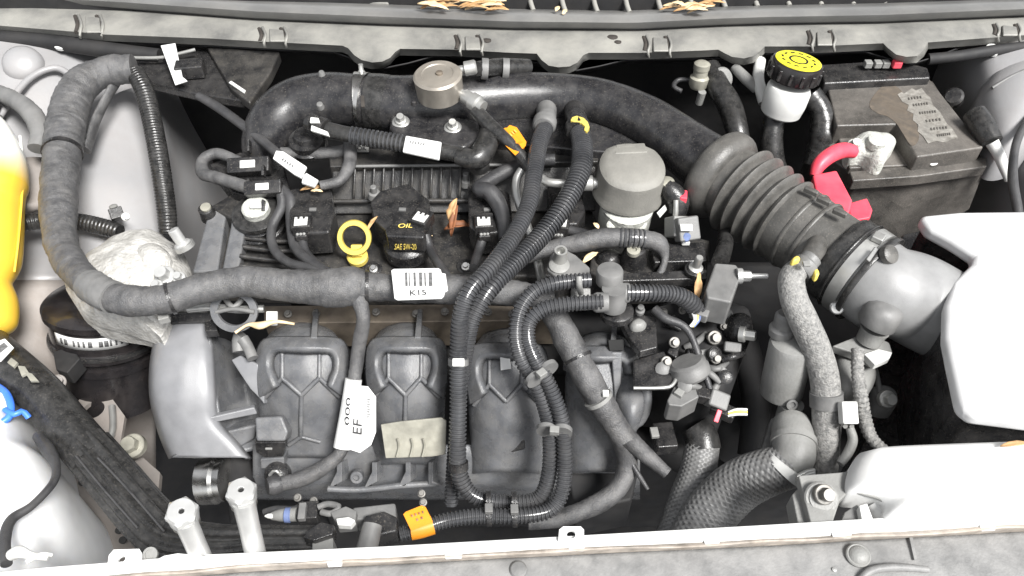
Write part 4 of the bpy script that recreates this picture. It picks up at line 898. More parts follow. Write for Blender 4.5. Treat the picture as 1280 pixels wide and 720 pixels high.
tube('clamp_edge', [ax(.835), ax(.84), ax(.845)], [60.5, 61, 60.5], 'rubber', cl, seg=48)
tube('clamp_edge', [ax(.94), ax(.955), ax(.97)], [61, 62, 61], 'rubber', cl, seg=48)
box('clamp_slot', (1090, 318, 7.1), 6, 22, 3, 'greyplastic', cl, rot=-38, ax=(.1, -.5, .85), bev=1.5)
lathe('clamp_ear', (1112, 318, 7.0), (.4, -.5, .8), [(12, -5), (12, 3), (9, 5), (.1, 5)], 'bellow', cl, seg=20)
box('clamp_housing', (1098, 297, 7.3), 14, 14, 8, 'zinc', cl, rot=-38, bev=1.5)
lathe('clamp_screw', (1046, 382, 1.0), (-.3, -.8, .5), [(7, -20), (7, 2), (9, 3), (9, 9), (7, 11), (.1, 11)], 'studmetal', cl, seg=20)
# air box
ab = T('air_filter_box', 'large smooth grey air filter box in the right corner', 'air filter box', (1240, 480, -6))
tube('spout', [ax(.93), ax(1.05), (1138, 372, 1.4), (1165, 386, .6), (1195, 402, -.4)], [55, 56, 57, 57, 56], 'airspout', ab, seg=48)
top = [(1150, 268), (1200, 263), (1290, 262), (1400, 262), (1430, 420), (1400, 530), (1290, 528), (1216, 519), (1200, 505), (1188, 450), (1182, 420), (1183, 380), (1192, 350), (1216, 328), (1218, 318), (1190, 300), (1160, 284)]
prism('lid', top, 5.2, 1.6, 'airbox', ab, bev=9, seg=4)
w2 = [(1140, 285), (1400, 275), (1420, 540), (1225, 535), (1200, 530), (1186, 470), (1184, 420)]
prism('lower_box', [(1310+(x-1310)*.965, 400+(y-400)*.955) for x, y in top], 4.0, 16, 'black', ab, bev=4, seg=3)  # black walls under the pale lid: their shade is put into the colour
prism('lid_recess', [(1122, 318), (1128, 292), (1160, 286), (1218, 322), (1214, 338), (1190, 346)], -.6, 6, 'black', ab, bev=3)
prism('box_support', [(1060, 420), (1200, 425), (1215, 520), (1290, 530), (1290, 575), (1070, 575), (1100, 500)], -9, 10, 'black', None, bev=5, label='dark plastic tray under the air filter box', cat='tray')
# ================================================================ BATTERY
bt = T('battery', 'dusty black car battery with worn grey sticker', 'battery', (1130, 240, -14))
prism('case', [(1036, 196), (1036, 110), (1166, 100), (1234, 206), (1150, 216), (1072, 222)], -1.0, 16, 'battery', bt, bev=3)
prism('lid', [(1034, 106), (1162, 98), (1230, 184), (1146, 196), (1120, 155), (1046, 157)], 1.6, 2.8, 'battery', bt, bev=2.5, seg=3)
prism('terminal_shelf', [(1044, 160), (1120, 157), (1146, 200), (1140, 206), (1062, 210)], -.3, 1, 'battery', bt, bev=2)
prism('case_ledge', [(1062, 214), (1145, 206), (1233, 196), (1234, 208), (1150, 220), (1066, 226)], -.4, 1.4, 'battery', bt, bev=2)
prism('white_plug', [(1163, 199, .6), (1172, 197, .6), (1173, 205, .1), (1164, 207, .1)], 0, .3, 'white', bt, bev=1.5, rnd=3)
st = prism('worn_sticker', [(1122, 118), (1127, 115), (1130, 117), (1140, 110), (1145, 113), (1152, 110), (1158, 118), (1163, 122), (1166, 131), (1175, 140), (1184, 155), (1190, 160), (1198, 173), (1190, 174), (1182, 178), (1170, 176), (1160, 179), (1154, 170), (1147, 164), (1148, 156), (1141, 150), (1142, 142), (1134, 138), (1136, 131), (1128, 127)], 1.68, .06, 'sticker', bt, bev=0)
dp = [(1086, 128), (1096, 112), (1112, 106), (1128, 112), (1136, 128), (1142, 146), (1150, 168), (1142, 180), (1130, 168), (1122, 156), (1108, 146), (1094, 142)]
prism('dirt_patch', [(a+random.uniform(-3, 3), b+random.uniform(-3, 3)) for a, b in dp], 1.64, .03, 'dirt', bt, bev=0, rnd=4)
for k, (x, y, wd) in enumerate(((1136, 122, 16), (1142, 130, 18), (1150, 140, 20), (1158, 150, 18), (1164, 160, 20), (1172, 168, 16))):
    textq('sticker_print', 'IIIIIII'[:5+k % 3], [(x, y+3, 1.7), (x+wd, y+1, 1.7), (x+wd-1, y-2, 1.7), (x-1, y, 1.7)], 'battery', st)
prism('insulating_wrap', [(1066, 226, -1.4), (1150, 220, -1.4), (1233, 208, -1.4), (1212, 262, -8), (1150, 300, -12), (1090, 300, -12)], 0, 1, 'battery', bt, bev=2)
prism('hold_down_bar', [(1026, 80), (1120, 74), (1160, 84), (1164, 97), (1030, 104)], 2.6, 3, 'black', None, bev=3, label='black bar along the back of the battery', cat='bar')
t = T('fuse_tag', 'small white and red terminal tag under the cowl behind the battery', 'tag', (1105, 80, 3))
for x in (1085, 1097, 1107): box('white_tab', (x, 80, 3.4), 9, 9, 8, 'lightgrey', t, bev=1)
box('red_tab', (1121, 80, 3.6), 11, 9, 9, 'red', t, bev=1.5)
rc = T('terminal_cover', 'bright red plastic battery terminal cover and cable boot', 'terminal cover', (1050, 240, 0))
tube('cable_boot', [(1018, 220, 2.4), (1024, 206, 3.2), (1038, 194, 3.6), (1054, 188, 3.4), (1068, 190, 3.0)], [6, 9, 10, 10, 8], 'red', rc, seg=18)
prism('cover_top', [(1016, 218), (1046, 212), (1066, 250), (1062, 266), (1040, 262), (1020, 240)], 3.0, 2.5, 'red', rc, bev=3)
prism('cover_step', [(1060, 254), (1084, 247), (1091, 262), (1088, 272), (1064, 276)], 2.4, 2.5, 'red', rc, bev=2)
tc_ = T('terminal_clamp', 'chalky corroded clamp on the battery post', 'clamp', (1090, 195, 1))
pillow('clamp_body', [(1060, 178), (1074, 170), (1096, 167), (1112, 168), (1120, 178), (1112, 190), (1104, 204), (1092, 202), (1080, 194), (1064, 192)], 1.2, 2.6, 2.2, 'corrode', tc_, n=6, pw=1.7, lump=.5)
lathe('battery_post', (1096, 177, 2.6), (0, -.1, 1), [(12, -6), (11, 3), (9, 4), (.1, 4)], 'corrode', tc_, seg=20)
hexbolt('clamp_bolt', (1068, 182, 2.6), 9, 'corrode', tc_)
# ================================================================ BRAKE FLUID RESERVOIR
br = T('brake_fluid_reservoir', 'white brake fluid reservoir with black cap and yellow top', 'reservoir', (975, 150, 0))
A = (.12, .12, 1)
lathe('neck', (980, 128, 3.2), A, [(22, -16), (25, -13), (26, -6), (27, 0), (27, 18), (25, 22), (.1, 22)], 'white', br, seg=32)
lathe('spout_lip', (1000, 122, 2.6), (1, -.1, .2), [(10, -6), (9, 4), (7, 8), (.1, 8)], 'white', br, seg=18)
cpos = P(992, 92, 6.2)
cp = lathe('cap', cpos, A, [(30, -6), (32, -5), (32, 13), (31, 16), (28, 17), (.1, 17)], 'blackgloss', br, seg=40)
for k in range(14):
    a = 2*math.pi*k/14; x, y, z = frame(A); s = mpp(cpos)
    box('cap_grip', cpos+(x*math.cos(a)+y*math.sin(a))*32*s+z*4*s, 4, 4, 14, 'black', cp, ax=A, rot=0, bev=.8)
lathe('yellow_disc', cpos, A, [(28.5, 16), (28.5, 17.6), (27, 18.2), (.1, 18.2)], 'capyellow', cp, seg=40)
lathe('disc_ring', cpos, A, [(12, 18), (12, 18.7), (9.5, 18.7), (9.5, 18)], 'print', cp, seg=32)
x, y, z = frame(A); s = mpp(cpos)
for k in range(12):
    a = 2*math.pi*k/12+.1
    q = cpos+(x*math.cos(a)+y*math.sin(a))*20*s+z*18.3*s
    box('disc_letter', q, 5.5, 2.4, .8, 'print', cp, ax=A, rot=math.degrees(a)+15, bev=0)
tube('brake_line', [(968, 148, 1), (964, 175, -1), (968, 210, -4), (985, 250, -9)], [13, 14, 15, 15], 'rubber', None, label='black hose below the brake fluid reservoir', cat='hose')
tube('loom_drop', [(1012, 118, 2.5), (1026, 140, 1), (1028, 170, -1), (1018, 205, -4)], [14, 15, 16, 15], 'rubber', None, kind='tape', amp=.05, label='dark loom dropping between the brake reservoir and battery', cat='hose')
tube('heater_hose', [(888, 84, 3), (898, 108, 2.4), (912, 132, 1.4), (922, 168, 0), (924, 200, -3)], [12, 14, 15, 14, 14], 'rubber', None, seg=18, label='black heater hose bending down behind the air duct', cat='hose')
t = T('pipe_fitting', 'beige stepped pipe fitting under the cowl behind the duct', 'fitting', (875, 110, 2))
lathe('fitting_body', (874, 100, 2.8), (.02, .1, 1), [(10, -10), (12, -6), (12, 4), (9, 6), (9, 14), (10, 15), (10, 22), (7, 24), (.1, 24)], 'foil', t, seg=24)
lathe('fitting_pin', (877, 118, 1.6), (.05, -.1, 1), [(5, -14), (5, 4), (.1, 4)], 'lightgrey', t, seg=14)
tube('fitting_wire', [(862, 100, 2.4), (848, 100, 2.2), (842, 108, 2), (852, 114, 1.8)], 3, 'wire', t)
lathe('white_grommet', (903, 99, 2.8), (.35, -.7, .55), [(14, -10), (15, 0), (13, 3), (.1, 4)], 'lightgrey', None, seg=28, label='pale round grommet beside the beige pipe fitting', cat='grommet')
t = T('white_bracket', 'pale metal bracket under the cowl beside the brake reservoir', 'bracket', (940, 100, 2))
tube('arm', [(918, 84, 3.4), (932, 98, 3), (946, 112, 2.2)], [6, 7, 6], 'lightgrey', t)
tube('arm', [(950, 76, 3.6), (948, 100, 3), (956, 128, 1.6)], [7, 7, 8], 'white', t)
# right edge wires
t = T('strut_sensor', 'black sensor plug with white lead on the right inner fender', 'sensor', (1230, 160, 0))
tube('plug', [(1218, 142, 3.0), (1228, 158, 2.6), (1240, 178, 2)], [14, 15, 13], 'rubber', t)
tube('lead', [(1240, 178, 2), (1248, 192, 1.2), (1256, 212, 0), (1260, 226, -1)], [8, 7, 6, 4], 'white', t)
tube('fender_cable', [(1292, 140, 4), (1276, 165, 3.6), (1268, 190, 3), (1266, 225, 2), (1272, 262, 1), (1276, 290, 0)], [4, 5, 5, 6, 6, 6], 'wire', None, label='dark cable hanging down the right inner fender', cat='cable')
lathe('fender_plug', (1192, 122, 1), (-.5, -.4, .7), [(11, -8), (12, 3), (9, 6), (.1, 6)], 'black', None, seg=20, label='black rubber plug beside the battery sticker', cat='plug')
# ================================================================ LEFT BACK: relay bracket
rb = T('relay_bracket', 'black plastic relay bracket with white tag under the cowl', 'bracket', (260, 110, 1))
prism('bracket_plate', [(160, 72), (258, 60), (290, 104), (306, 126), (250, 118), (190, 104)], 2.4, 1.2, 'black', rb, bev=3)
prism('bracket_wing', [(258, 58), (350, 64), (338, 90), (312, 128), (288, 110)], 3.2, 1.5, 'cover', rb, bev=3)
tube('bracket_edge', [(154, 72, 3.6), (200, 72, 3.6), (228, 66, 3.7), (244, 62, 3.8)], 2.2, 'lightgrey', rb, seg=8)
box('relay', (238, 86, 3.4), 34, 22, 18, 'black', rb, rot=8, bev=2)
decal('white_tag', [(201, 57, 4.6), (219, 54, 4.8), (228, 96, 3.8), (234, 101, 3.6), (219, 106, 3.6)], 'label', rb, depth=.1)
decal('bright_edge', [(286, 103, 3.5), (289, 101, 3.5), (307, 113, 3.4), (305, 116, 3.4)], 'white', rb, depth=.15)
tube('label_hose', [(248, 120, 2.6), (272, 134, 2.4), (300, 154, 2.2), (330, 178, 2.2), (352, 196, 2.4), (378, 216, 2.4)], [5, 6, 6, 6, 6.5, 7], 'wire', None, label='thin hose with white label running down from the relay bracket', cat='hose')
t = T('hose_label', 'long white paper label folded on the thin hose', 'label', (362, 206, 3))
prism('paper', [(345, 188, 3.3), (354, 189, 3.4), (383, 208, 3.3), (376, 222, 3.0), (368, 218, 3.0), (341, 198, 3.1)], 0, .3, 'label', t, bev=.6)
prism('paper', [(379, 219, 3.0), (383, 216, 3.0), (398, 225, 2.8), (393, 233, 2.7), (377, 228, 2.8)], 0, .3, 'label', t, bev=.6)
textq('label_print', 'IIIII', [(352, 200, 3.32), (366, 209, 3.3), (367, 207, 3.3), (354, 198, 3.3)], 'faded', t)
tube('coil_feed', [(400, 232, 2.2), (424, 226, 2.2), (436, 208, 2.4), (438, 190, 2.6), (436, 176, 3)], [6, 7, 8, 8, 7], 'tape', None, kind='tape', amp=.06, label='short loom curving up beside the finned cover wall', cat='cable')
tube('rear_loom', [(352, 192, 1.6), (390, 192, 1.8), (430, 188, 2.0), (444, 178, 2.2)], 8, 'tape', None, kind='tape', amp=.08, label='loom lying along the rear edge above the first coil', cat='cable')
lathe('vent_valve', (384, 178, 2.4), (0, -.1, 1), [(24, -10), (25, -4), (22, -2), (22, 6), (16, 8), (14, 14), (12, 15), (.1, 15)], 'black', None, seg=32, label='round black vent valve below the duct elbow', cat='valve')
# ================================================================ DAMPER
dm = T('pressure_damper', 'round bronze-grey metal damper can in front of the cowl', 'damper', (549, 125, 5))
A = (-.05, -.05, 1)
lathe('can', (549, 108, 8.0), A, [(27, -14), (29, -12), (30, 14), (30.5, 16), (28, 18.5), (20, 19.5), (19, 18.6), (8, 18.6), (.1, 18.6)], 'damper', dm, seg=48)
lathe('centre_mark', (549, 91, 8.0+1.75), A, [(4.5, -2), (4.5, 1), (2, 1.6), (.1, 1.6)], 'brownmetal', dm, seg=16)
lathe('inlet_nut', (576, 87, 8.8), (1, .1, .15), [(5, -6), (5, 4), (9, 5), (9, 18), (7, 20), (.1, 20)], 'zinc', dm, seg=20)
lathe('outlet_nut', (574, 116, 7.6), (.75, -.62, -.1), [(6, -8), (6, 8), (9, 9), (9, 20), (11, 21), (11, 31), (8, 33), (8, 40), (.1, 40)], 'zinc', dm, seg=20)
tube('damper_hose', [(594, 138, 6.8), (616, 160, 6.0), (636, 178, 5.4), (652, 196, 4.6), (662, 210, 4)], [9, 9, 8, 8, 7], 'rubber', None, label='black hose from the round damper down to the silver fuel pipe', cat='hose')
t = T('rear_line', 'black line with grey collars behind the round damper', 'pipe', (620, 85, 5))
tube('line', [(596, 86, 8.6), (622, 84, 7.4), (660, 84, 6.0)], [9, 11, 10], 'rubber', t)
for x in (606, 632): lathe('collar', (x, 86, 8.2 if x < 620 else 7.2), (1, .05, -.1), [(11, -4), (13, -4), (13, 4), (11, 4)], 'greyplastic', t, seg=22)
# ================================================================ VAPOUR HOSE
vh = T('vapour_hose', 'black vapour hose with white label crossing above the finned cover', 'hose', (500, 190, 3))
tube('hose', [(410, 163, 5.4), (435, 168, 5.4), (470, 174, 5.2), (510, 181, 5.0), (550, 189, 4.8), (600, 198, 4.6)], [11, 10, 10, 10, 10, 10], 'rubber', vh)
tube('ribbed_part', [(438, 169, 5.4), (470, 174, 5.2), (506, 180, 5.0)], 11.5, 'corr', vh, kind='corr')
lathe('quick_coupling', (388, 153, 5.6), V((410, 163, 5.4))-V((388, 153, 5.6)), [(8, -4), (12, -2), (12, 5), (9, 7), (9, 12), (13, 13), (13, 24), (.1, 24)], 'black', vh, seg=24)
for q in ((388, 146, 398, 147), (389, 156, 409, 164)): prism('coupling_clip', [(q[0], q[1], 7.0), (q[2], q[3], 7.0), (q[2]+2, q[3]+6, 6.7), (q[0]-1, q[1]+7, 6.8)], 0, .4, 'white', vh, bev=1)
prism('white_label', [(507, 169, 6.3), (552, 177, 6.1), (549, 199, 5.6), (503, 189, 5.8)], 0, .35, 'label', vh, bev=1.5)
textq('label_print', 'IIIIII', [(512, 179, 6.1), (530, 182, 6.0), (531, 179, 6.1), (513, 176, 6.2)], 'faded', vh)
tube('elbow', [(572, 195, 4.7), (592, 199, 4.7), (602, 192, 4.8), (610, 176, 5.0), (612, 164, 5)], [11, 13, 15, 14, 13], 'rubber', vh, seg=20)
lathe('down_stub', (599, 204, 3.6), (0, -.2, 1), [(13, -8), (13, 4), (.1, 4)], 'rubber', vh, seg=20)
# ================================================================ FUEL PUMP
fp_ = T('fuel_pump', 'high pressure fuel pump under a taupe rubber cap with silver base', 'fuel pump', (784, 285, 0))
A = (.03, -.12, 1)
lathe('rubber_cap', (785, 234, 2.4), A, [(44, -5), (46, -2), (45, 3), (42, 9), (41, 30), (40, 36), (36, 40), (30, 42), (.1, 42)], 'pumpcap', fp_, seg=48, sq=.12)
lathe('cap_step', (785, 234, 2.4), A, [(41.8, 4), (42.6, 6), (41.8, 8)], 'pumpcap', fp_, seg=48, sq=.12)
prism('cap_tab', [(770, 180), (806, 178), (810, 190), (768, 192)], 6.2, .8, 'pumpcap', fp_, bev=2)
lathe('base', (783, 262, .6), A, [(33, -24), (33, 10), (30, 12), (.1, 12)], 'corrode', fp_, seg=32)
for x in (764, 783, 802): lathe('base_lug', (x, 281, .4), (0, -.7, .6), [(6, -6), (6, 2), (4, 3), (.1, 3)], 'corrode', fp_, seg=14)
fpp = T('fuel_pipe', 'bright bent metal fuel pipe leading into the fuel pump', 'pipe', (690, 230, 3))
tube('pipe', [(655, 200, 4.2), (668, 212, 3.8), (678, 224, 3.4), (694, 229, 3.4), (740, 229, 3.4)], [5, 5.5, 5.5, 5.5, 5.5], 'zinc', fpp)
lathe('pipe_nut', (734, 229, 3.4), (1, 0, 0), [(6, -6), (10, -4), (10, 6), (7, 8), (7, 14), (.1, 14)], 'zinc', fpp, seg=12)
tube('return_pipe', [(652, 212, 3.6), (646, 224, 3.0), (646, 244, 2.2), (654, 268, 1.2), (668, 308, 0), (676, 345, -.6), (682, 372, 0), (702, 380, .4), (740, 382, .6), (758, 384, .6)], [5, 5.5, 5.5, 5.5, 5.5, 5.5, 5.5, 5.5, 5.5, 5.5], 'zinc', None, label='slim bright pipe running down under the ribbed hoses', cat='pipe')
t = T('hose_fitting', 'grey metal hose end on the duct above the silver fuel pipe', 'fitting', (680, 150, 4))
tube('stub', [(680, 160, 5.2), (683, 148, 4.8), (683, 136, 3.8)], [12, 12, 13], 'greyplastic', t, seg=20)
lathe('fitting', (681, 153, 5.0), V((681, 150, 5))-V((674, 180, 5.4)), [(13, -12), (15, -8), (15, 2), (11, 6), (11, 14), (.1, 14)], 'greyplastic', t, seg=24)
t = T('yellow_clip_fitting', 'hose end with bright yellow locking clip on the duct', 'fitting', (722, 155, 4))
tube('stub', [(724, 164, 5.2), (721, 150, 4.8), (718, 136, 3.8)], [13, 13, 14], 'black', t, seg=20)
lathe('fitting', (722, 158, 5.0), V((722, 150, 5))-V((728, 185, 5.2)), [(15, -14), (16, -10), (16, 0), (12, 5), (12, 12), (.1, 12)], 'black', t, seg=24)
prism('yellow_clip', [(713, 150), (715, 146), (721, 144), (730, 147), (735, 152), (737, 158), (734, 164), (730, 162), (731, 157), (726, 153), (719, 152)], 6.4, .7, 'yellow', t, bev=1.2)
# ================================================================ MID RIGHT
# bracket plate with tube, left of the coupling
t = T('aluminium_bracket', 'dull aluminium bracket with an open tube post between the ribbed hoses', 'bracket', (712, 340, 1))
prism('plate', [(683, 336), (688, 318), (700, 308), (720, 318), (738, 334), (737, 344), (700, 350)], 2.6, .6, 'greyplastic', t, bev=3)
lathe('tube_post', (700, 328, 2.6), (0, -.1, 1), [(10, 0), (9, 3), (8, 14), (8, 24), (5.5, 24), (5.5, 12), (.1, 12)], 'zinc', t, seg=22)
lathe('post_base', (699, 333, 2.6), (0, -.1, 1), [(13, -2), (13, 3), (10, 5), (.1, 5)], 'lightgrey', t, seg=22)
t = T('pipe_clip', 'square grey clip gripping the slim bright pipe', 'clip', (727, 375, 2))
box('clip_block', (726, 374, 2.0), 24, 26, 14, 'lightgrey', t, ax=(0, -.5, .85), bev=1.5)
tube('clip_hook', [(724, 346, 6.2), (724, 356, 5.6), (726, 366, 3.6)], 4, 'lightgrey', t)
qc = T('quick_connector', 'grey-black T-shaped quick connector joining the ribbed hoses', 'connector', (765, 385, 1))
lathe('top_cap', (762, 344, 4.6), (-.05, .1, 1), [(17, -10), (17, 6), (15.5, 9), (12, 10), (.1, 10)], 'greyplastic', qc, seg=32)
lathe('lower_body', (767, 372, 3.2), (-.05, .1, 1), [(16, -16), (17, -6), (15, 0), (15, 16), (.1, 16)], 'greyplastic', qc, seg=32)
lathe('base_ring', (771, 390, 1.2), (-.05, .1, 1), [(21, -5), (21, 3), (18, 5), (.1, 5)], 'black', qc, seg=32)
lathe('side_port', (752, 378, 3.8), (-1, 0, 0), [(12, -8), (13, 6), (11, 10), (.1, 10)], 'greyplastic', qc, seg=24)
lathe('side_port', (780, 366, 3.4), (1, 0, -.1), [(12, -10), (13, 4), (11, 8), (.1, 8)], 'greyplastic', qc, seg=24)
# cover right end with post
rc2 = T('pump_housing', 'black housing with round bolt post below the fuel pump', 'housing', (800, 345, -3))
prism('deck', [(742, 300), (840, 290), (888, 300), (884, 346), (760, 350), (736, 340)], -.6, 4, 'cover', rc2, bev=3)
prism('front_ledge', [(756, 342), (884, 336), (884, 348), (760, 352)], .4, 1.2, 'black', rc2, bev=2)
lathe('bolt_post', (792, 322, .2), (0, -.1, 1), [(18, -8), (15, 6), (13, 20), (11, 22), (8, 22), (.1, 21)], 'black', rc2, seg=28)
lathe('post_insert', (792, 313, 2.2), (0, -.1, 1), [(8.5, -4), (8.5, 2), (4, 2.4), (3.5, 0), (.1, 0)], 'foil', rc2, seg=20)
for x, y in ((762, 326), (832, 318)): pillow('deck_dome', [(x-18, y), (x, y-10), (x+18, y), (x, y+12)], -.6, .6, .5, 'black', rc2, n=5)
# sensors right of pump
t = T('fuel_sensor', 'dark pressure sensor with pink clip beside the fuel pump', 'sensor', (842, 250, 1))
tube('sensor_body', [(832, 232, 3.6), (840, 240, 3.2), (848, 252, 2.4), (846, 268, 1.4)], [10, 13, 14, 11], 'black', t, seg=18)
box('pink_clip', (854, 246, 3.2), 9, 16, 10, 'red', t, rot=-10, bev=1.5)
tube('sensor_pipe', [(845, 250, 3.4), (845, 262, 2.6), (844, 272, 1.8)], 3.4, 'zinc', t)
lathe('hinge_cap', (834, 228, 4), (0, -.1, 1), [(9, -6), (9, 2), (6, 4), (.1, 4)], 'foil', t, seg=16)
t = T('grey_plug', 'grey two-part electrical plug with white lock and blue seal', 'connector', (855, 290, 1))
box('plug_body', (846, 284, 1.6), 22, 26, 26, 'lightgrey', t, ax=(.3, -.6, .7), bev=2)
box('plug_shell', (858, 286, 2.2), 28, 30, 20, 'greyplastic', t, ax=(.2, -.7, .7), rot=8, bev=2.5)
prism('white_lock', [(850, 281, 3.6), (866, 281, 3.6), (866, 289, 3.0), (851, 289, 3.0)], 0, .4, 'white', t, bev=.8)
lathe('blue_seal', (857, 296, 2.0), (.1, -.85, .5), [(6, -6), (6, 3), (4, 5), (.1, 5)], 'dullblue', t, seg=16)
box('plug_tip', (857, 303, 1.2), 10, 6, 6, 'white', t, bev=1)
decal('white_chip', [(821, 266, 1.8), (831, 256, 2.2), (833, 260, 2.2), (824, 270, 1.8)], 'white', None, depth=.3, label='white plastic chip by the fuel pump cap', cat='clip')
prism('sensor_shelf', [(812, 306), (880, 302), (884, 326), (818, 328)], .8, 3, 'black', None, bev=2, label='black shelf under the grey electrical plug', cat='bracket')
# solenoid block with stud
t = T('solenoid_block', 'grey square solenoid with a bright threaded stud', 'solenoid', (898, 370, -1))
prism('block', [(882, 362), (894, 328), (920, 330), (928, 340), (914, 378), (884, 372)], 2.6, 3.4, 'greyplastic', t, bev=3)
hexbolt('stud_nut', (926, 345, 2.4), 10, 'studmetal', t, ax=(1, -.05, .05), h=1, stud=2.0)
tube('lead_pipe', [(900, 328, 2), (906, 308, 1.2), (908, 286, 0)], [11, 10, 10], 'rubber', t)
t = T('bleed_screw', 'bright upright bleed screw with hanging wire', 'screw', (870, 335, 0))
lathe('screw', (870, 334, 1.4), (.05, -.1, 1), [(9, -5), (9, 0), (5, 2), (5, 18), (4, 20), (.1, 20)], 'zinc', t, seg=18)
lathe('screw_cup', (868, 336, 1.0), (.05, -.1, 1), [(12, -5), (12, 0), (8, 1), (.1, 1)], 'black', t, seg=18)
# thermostat housing cluster
th = T('thermostat_housing', 'dark thermostat housing block studded with bolts', 'housing', (860, 440, -8))
pillow('housing', [(790, 400), (830, 384), (880, 378), (930, 384), (938, 420), (925, 450), (912, 490), (870, 500), (830, 470), (800, 450)], -5, -3, 8, 'deep', th, n=5, lump=.5)
prism('bracket_arm', [(776, 402), (790, 390), (820, 396), (822, 434), (800, 440), (788, 424)], -.6, 1, 'black', th, bev=2)
pillow('plug_dome', [(787, 405), (797, 399), (808, 404), (804, 411), (792, 412)], -.3, .2, .4, 'lightgrey', th, n=3)
lathe('pivot', (800, 388, .6), (0, -.2, 1), [(6, -4), (6, 2), (4, 4), (4, 9), (.1, 9)], 'greyplastic', th, seg=16)
for x, y, r, z in ((843, 428, 7, -1.4), (893, 422, 9, -2.2), (895, 448, 7, -2.2), (833, 452, 7, -1.8), (830, 390, 5, -1.4), (853, 388, 5, -1.4), (905, 408, 5, -2.4)):
    hexbolt('housing_bolt', (x, y, z), r, 'boltgrey', th, ax=(.1, -.6, .75))
for k in range(16):
    x, y = random.uniform(812, 928), random.uniform(388, 486); z = -2.6+random.uniform(0, .9)
    if k % 3 == 0: lathe('port_cap', (x, y, z), (random.uniform(-.5, .5), -.5, .8), [(7, -8), (7, 2), (9, 3), (9, 6), (5, 8), (.1, 8)], random.choice(['black', 'greyplastic']), th, seg=16)
    elif k % 3 == 1: tube('casting_rib', [(x-14, y+random.uniform(-8, 8), z-.5), (x, y, z), (x+12, y+random.uniform(-12, 12), z-.6)], [4, 4.5, 3.5], random.choice(['black', 'greyplastic']), th, seg=10)
    else: box('casting_pad', (x, y, z-.3), random.uniform(12, 22), random.uniform(10, 18), 12, random.choice(['black', 'black', 'greyplastic']), th, ax=(random.uniform(-.3, .3), -.5, .8), rot=random.uniform(-40, 40), bev=2.5)
prism('rib_arm', [(834, 440, -2), (842, 420, -1.8), (852, 424, -1.8), (846, 448, -2.2)], 0, 1.5, 'black', th, bev=2)
hexbolt('side_bolt', (930, 418, -1), 10, 'zinc', th, ax=(.85, -.4, .3), h=1.2)
pillow('side_boss', [(905, 402), (925, 395), (940, 404), (938, 420), (915, 424)], -2.4, -1.2, 2, 'black', th, n=4)
tube('side_ridge', [(904, 460, -2.6), (896, 480, -3.4), (888, 496, -4)], [5, 5, 4], 'greyplastic', th)
prism('flat_plate', [(792, 450), (830, 438), (846, 470), (843, 480), (836, 484), (792, 485)], -2.2, .6, 'black', None, bev=2, label='flat black plate with a pale rim in front of the thermostat housing', cat='plate')
tube('plate_rim', [(792, 485, -2.1), (820, 485, -2.0), (838, 483, -2.0), (845, 474, -2.0)], 2.4, 'zinc', None, seg=8, label='thin pale rim along the flat black plate', cat='trim')
t = T('vacuum_solenoid', 'round grey vacuum solenoid with square plug below the thermostat housing', 'solenoid', (860, 490, -5))
lathe('drum', (862, 462, -2.0), (-.35, .45, .8), [(22, -10), (25, -6), (25, 2), (23, 5), (23, 10), (19, 13), (.1, 13)], 'greyplastic', t, seg=32)
prism('plug', [(834, 500), (846, 476), (870, 482), (874, 496), (852, 508), (836, 506)], -2.6, 2.5, 'greyplastic', t, bev=2)
prism('plug_tab', [(842, 490), (850, 482), (858, 486), (852, 496)], -2.2, .6, 'lightgrey', t, bev=1)
lathe('yellow_dot', (836, 512, -4), (0, -.5, .8), [(3.4, -2), (3.4, 1), (.1, 1.6)], 'yellow', t, seg=14)
t = T('red_clip_plug', 'black electrical plug with a red lock and bare wire ends', 'connector', (895, 505, -5))
box('plug_body', (896, 500, -3.4), 26, 22, 20, 'greyplastic', t, rot=-20, ax=(.2, -.5, .8), bev=3)
box('plug_tail', (876, 494, -3.2), 24, 16, 16, 'black', t, rot=-15, bev=2)
box('plug_nose', (904, 514, -4.2), 30, 18, 14, 'black', t, rot=-30, bev=2)
box('red_lock', (897, 520, -3.2), 6, 16, 4, 'red', t, rot=-22, ax=(0, -.5, .8), bev=.8)
for k in range(3): tube('wire_end', [(910, 516+k*2, -3.8), (920, 512+k*3, -3.6), (934, 512+k*3, -3.6)], 1.7, ('label', 'yellowink', 'label')[k], t, seg=8)
tube('thin_hose', [(818, 386, .6), (832, 398, .4), (852, 406, .2), (864, 420, -.4), (876, 452, -1.6), (888, 488, -3)], [6, 6, 5, 4.5, 4, 4], 'wire', None, label='thin grey hose slanting across the thermostat housing', cat='hose')
tube('side_hose', [(908, 420, -4), (912, 450, -5), (906, 490, -7)], [8, 7, 7], 'rubber', None, label='dark hose behind the thermostat housing bolts', cat='hose')
t = T('wire_tails', 'loose white and yellow wire tails beside the tan leaf', 'wire', (872, 400, 0))
for k, (dx, m_) in enumerate(((0, 'label'), (4, 'yellowink'), (7, 'dullblue'), (-3, 'label'))): tube('wire', [(868+dx, 390, .6), (870+dx*.5, 400, .6), (864+dx*.4, 408, .2)], 2, m_, t, seg=8)
box('wire_boot', (876, 388, .4), 22, 26, 14, 'greyplastic', t, rot=-25, bev=2)
tube('manifold_horn', [(806, 470, -4), (808, 505, -6), (800, 525, -7.6), (788, 532, -8)], [7, 7, 7, 6], 'manifold', None, label='curved plastic horn at the end of the fourth runner', cat='trim')
pillow('throttle_flange', [(766, 470), (784, 462), (800, 478), (806, 510), (790, 530), (772, 510)], -6, -4.6, 2, 'manifold', None, n=5, label='rounded dark flange behind the heavy harness branch', cat='flange')
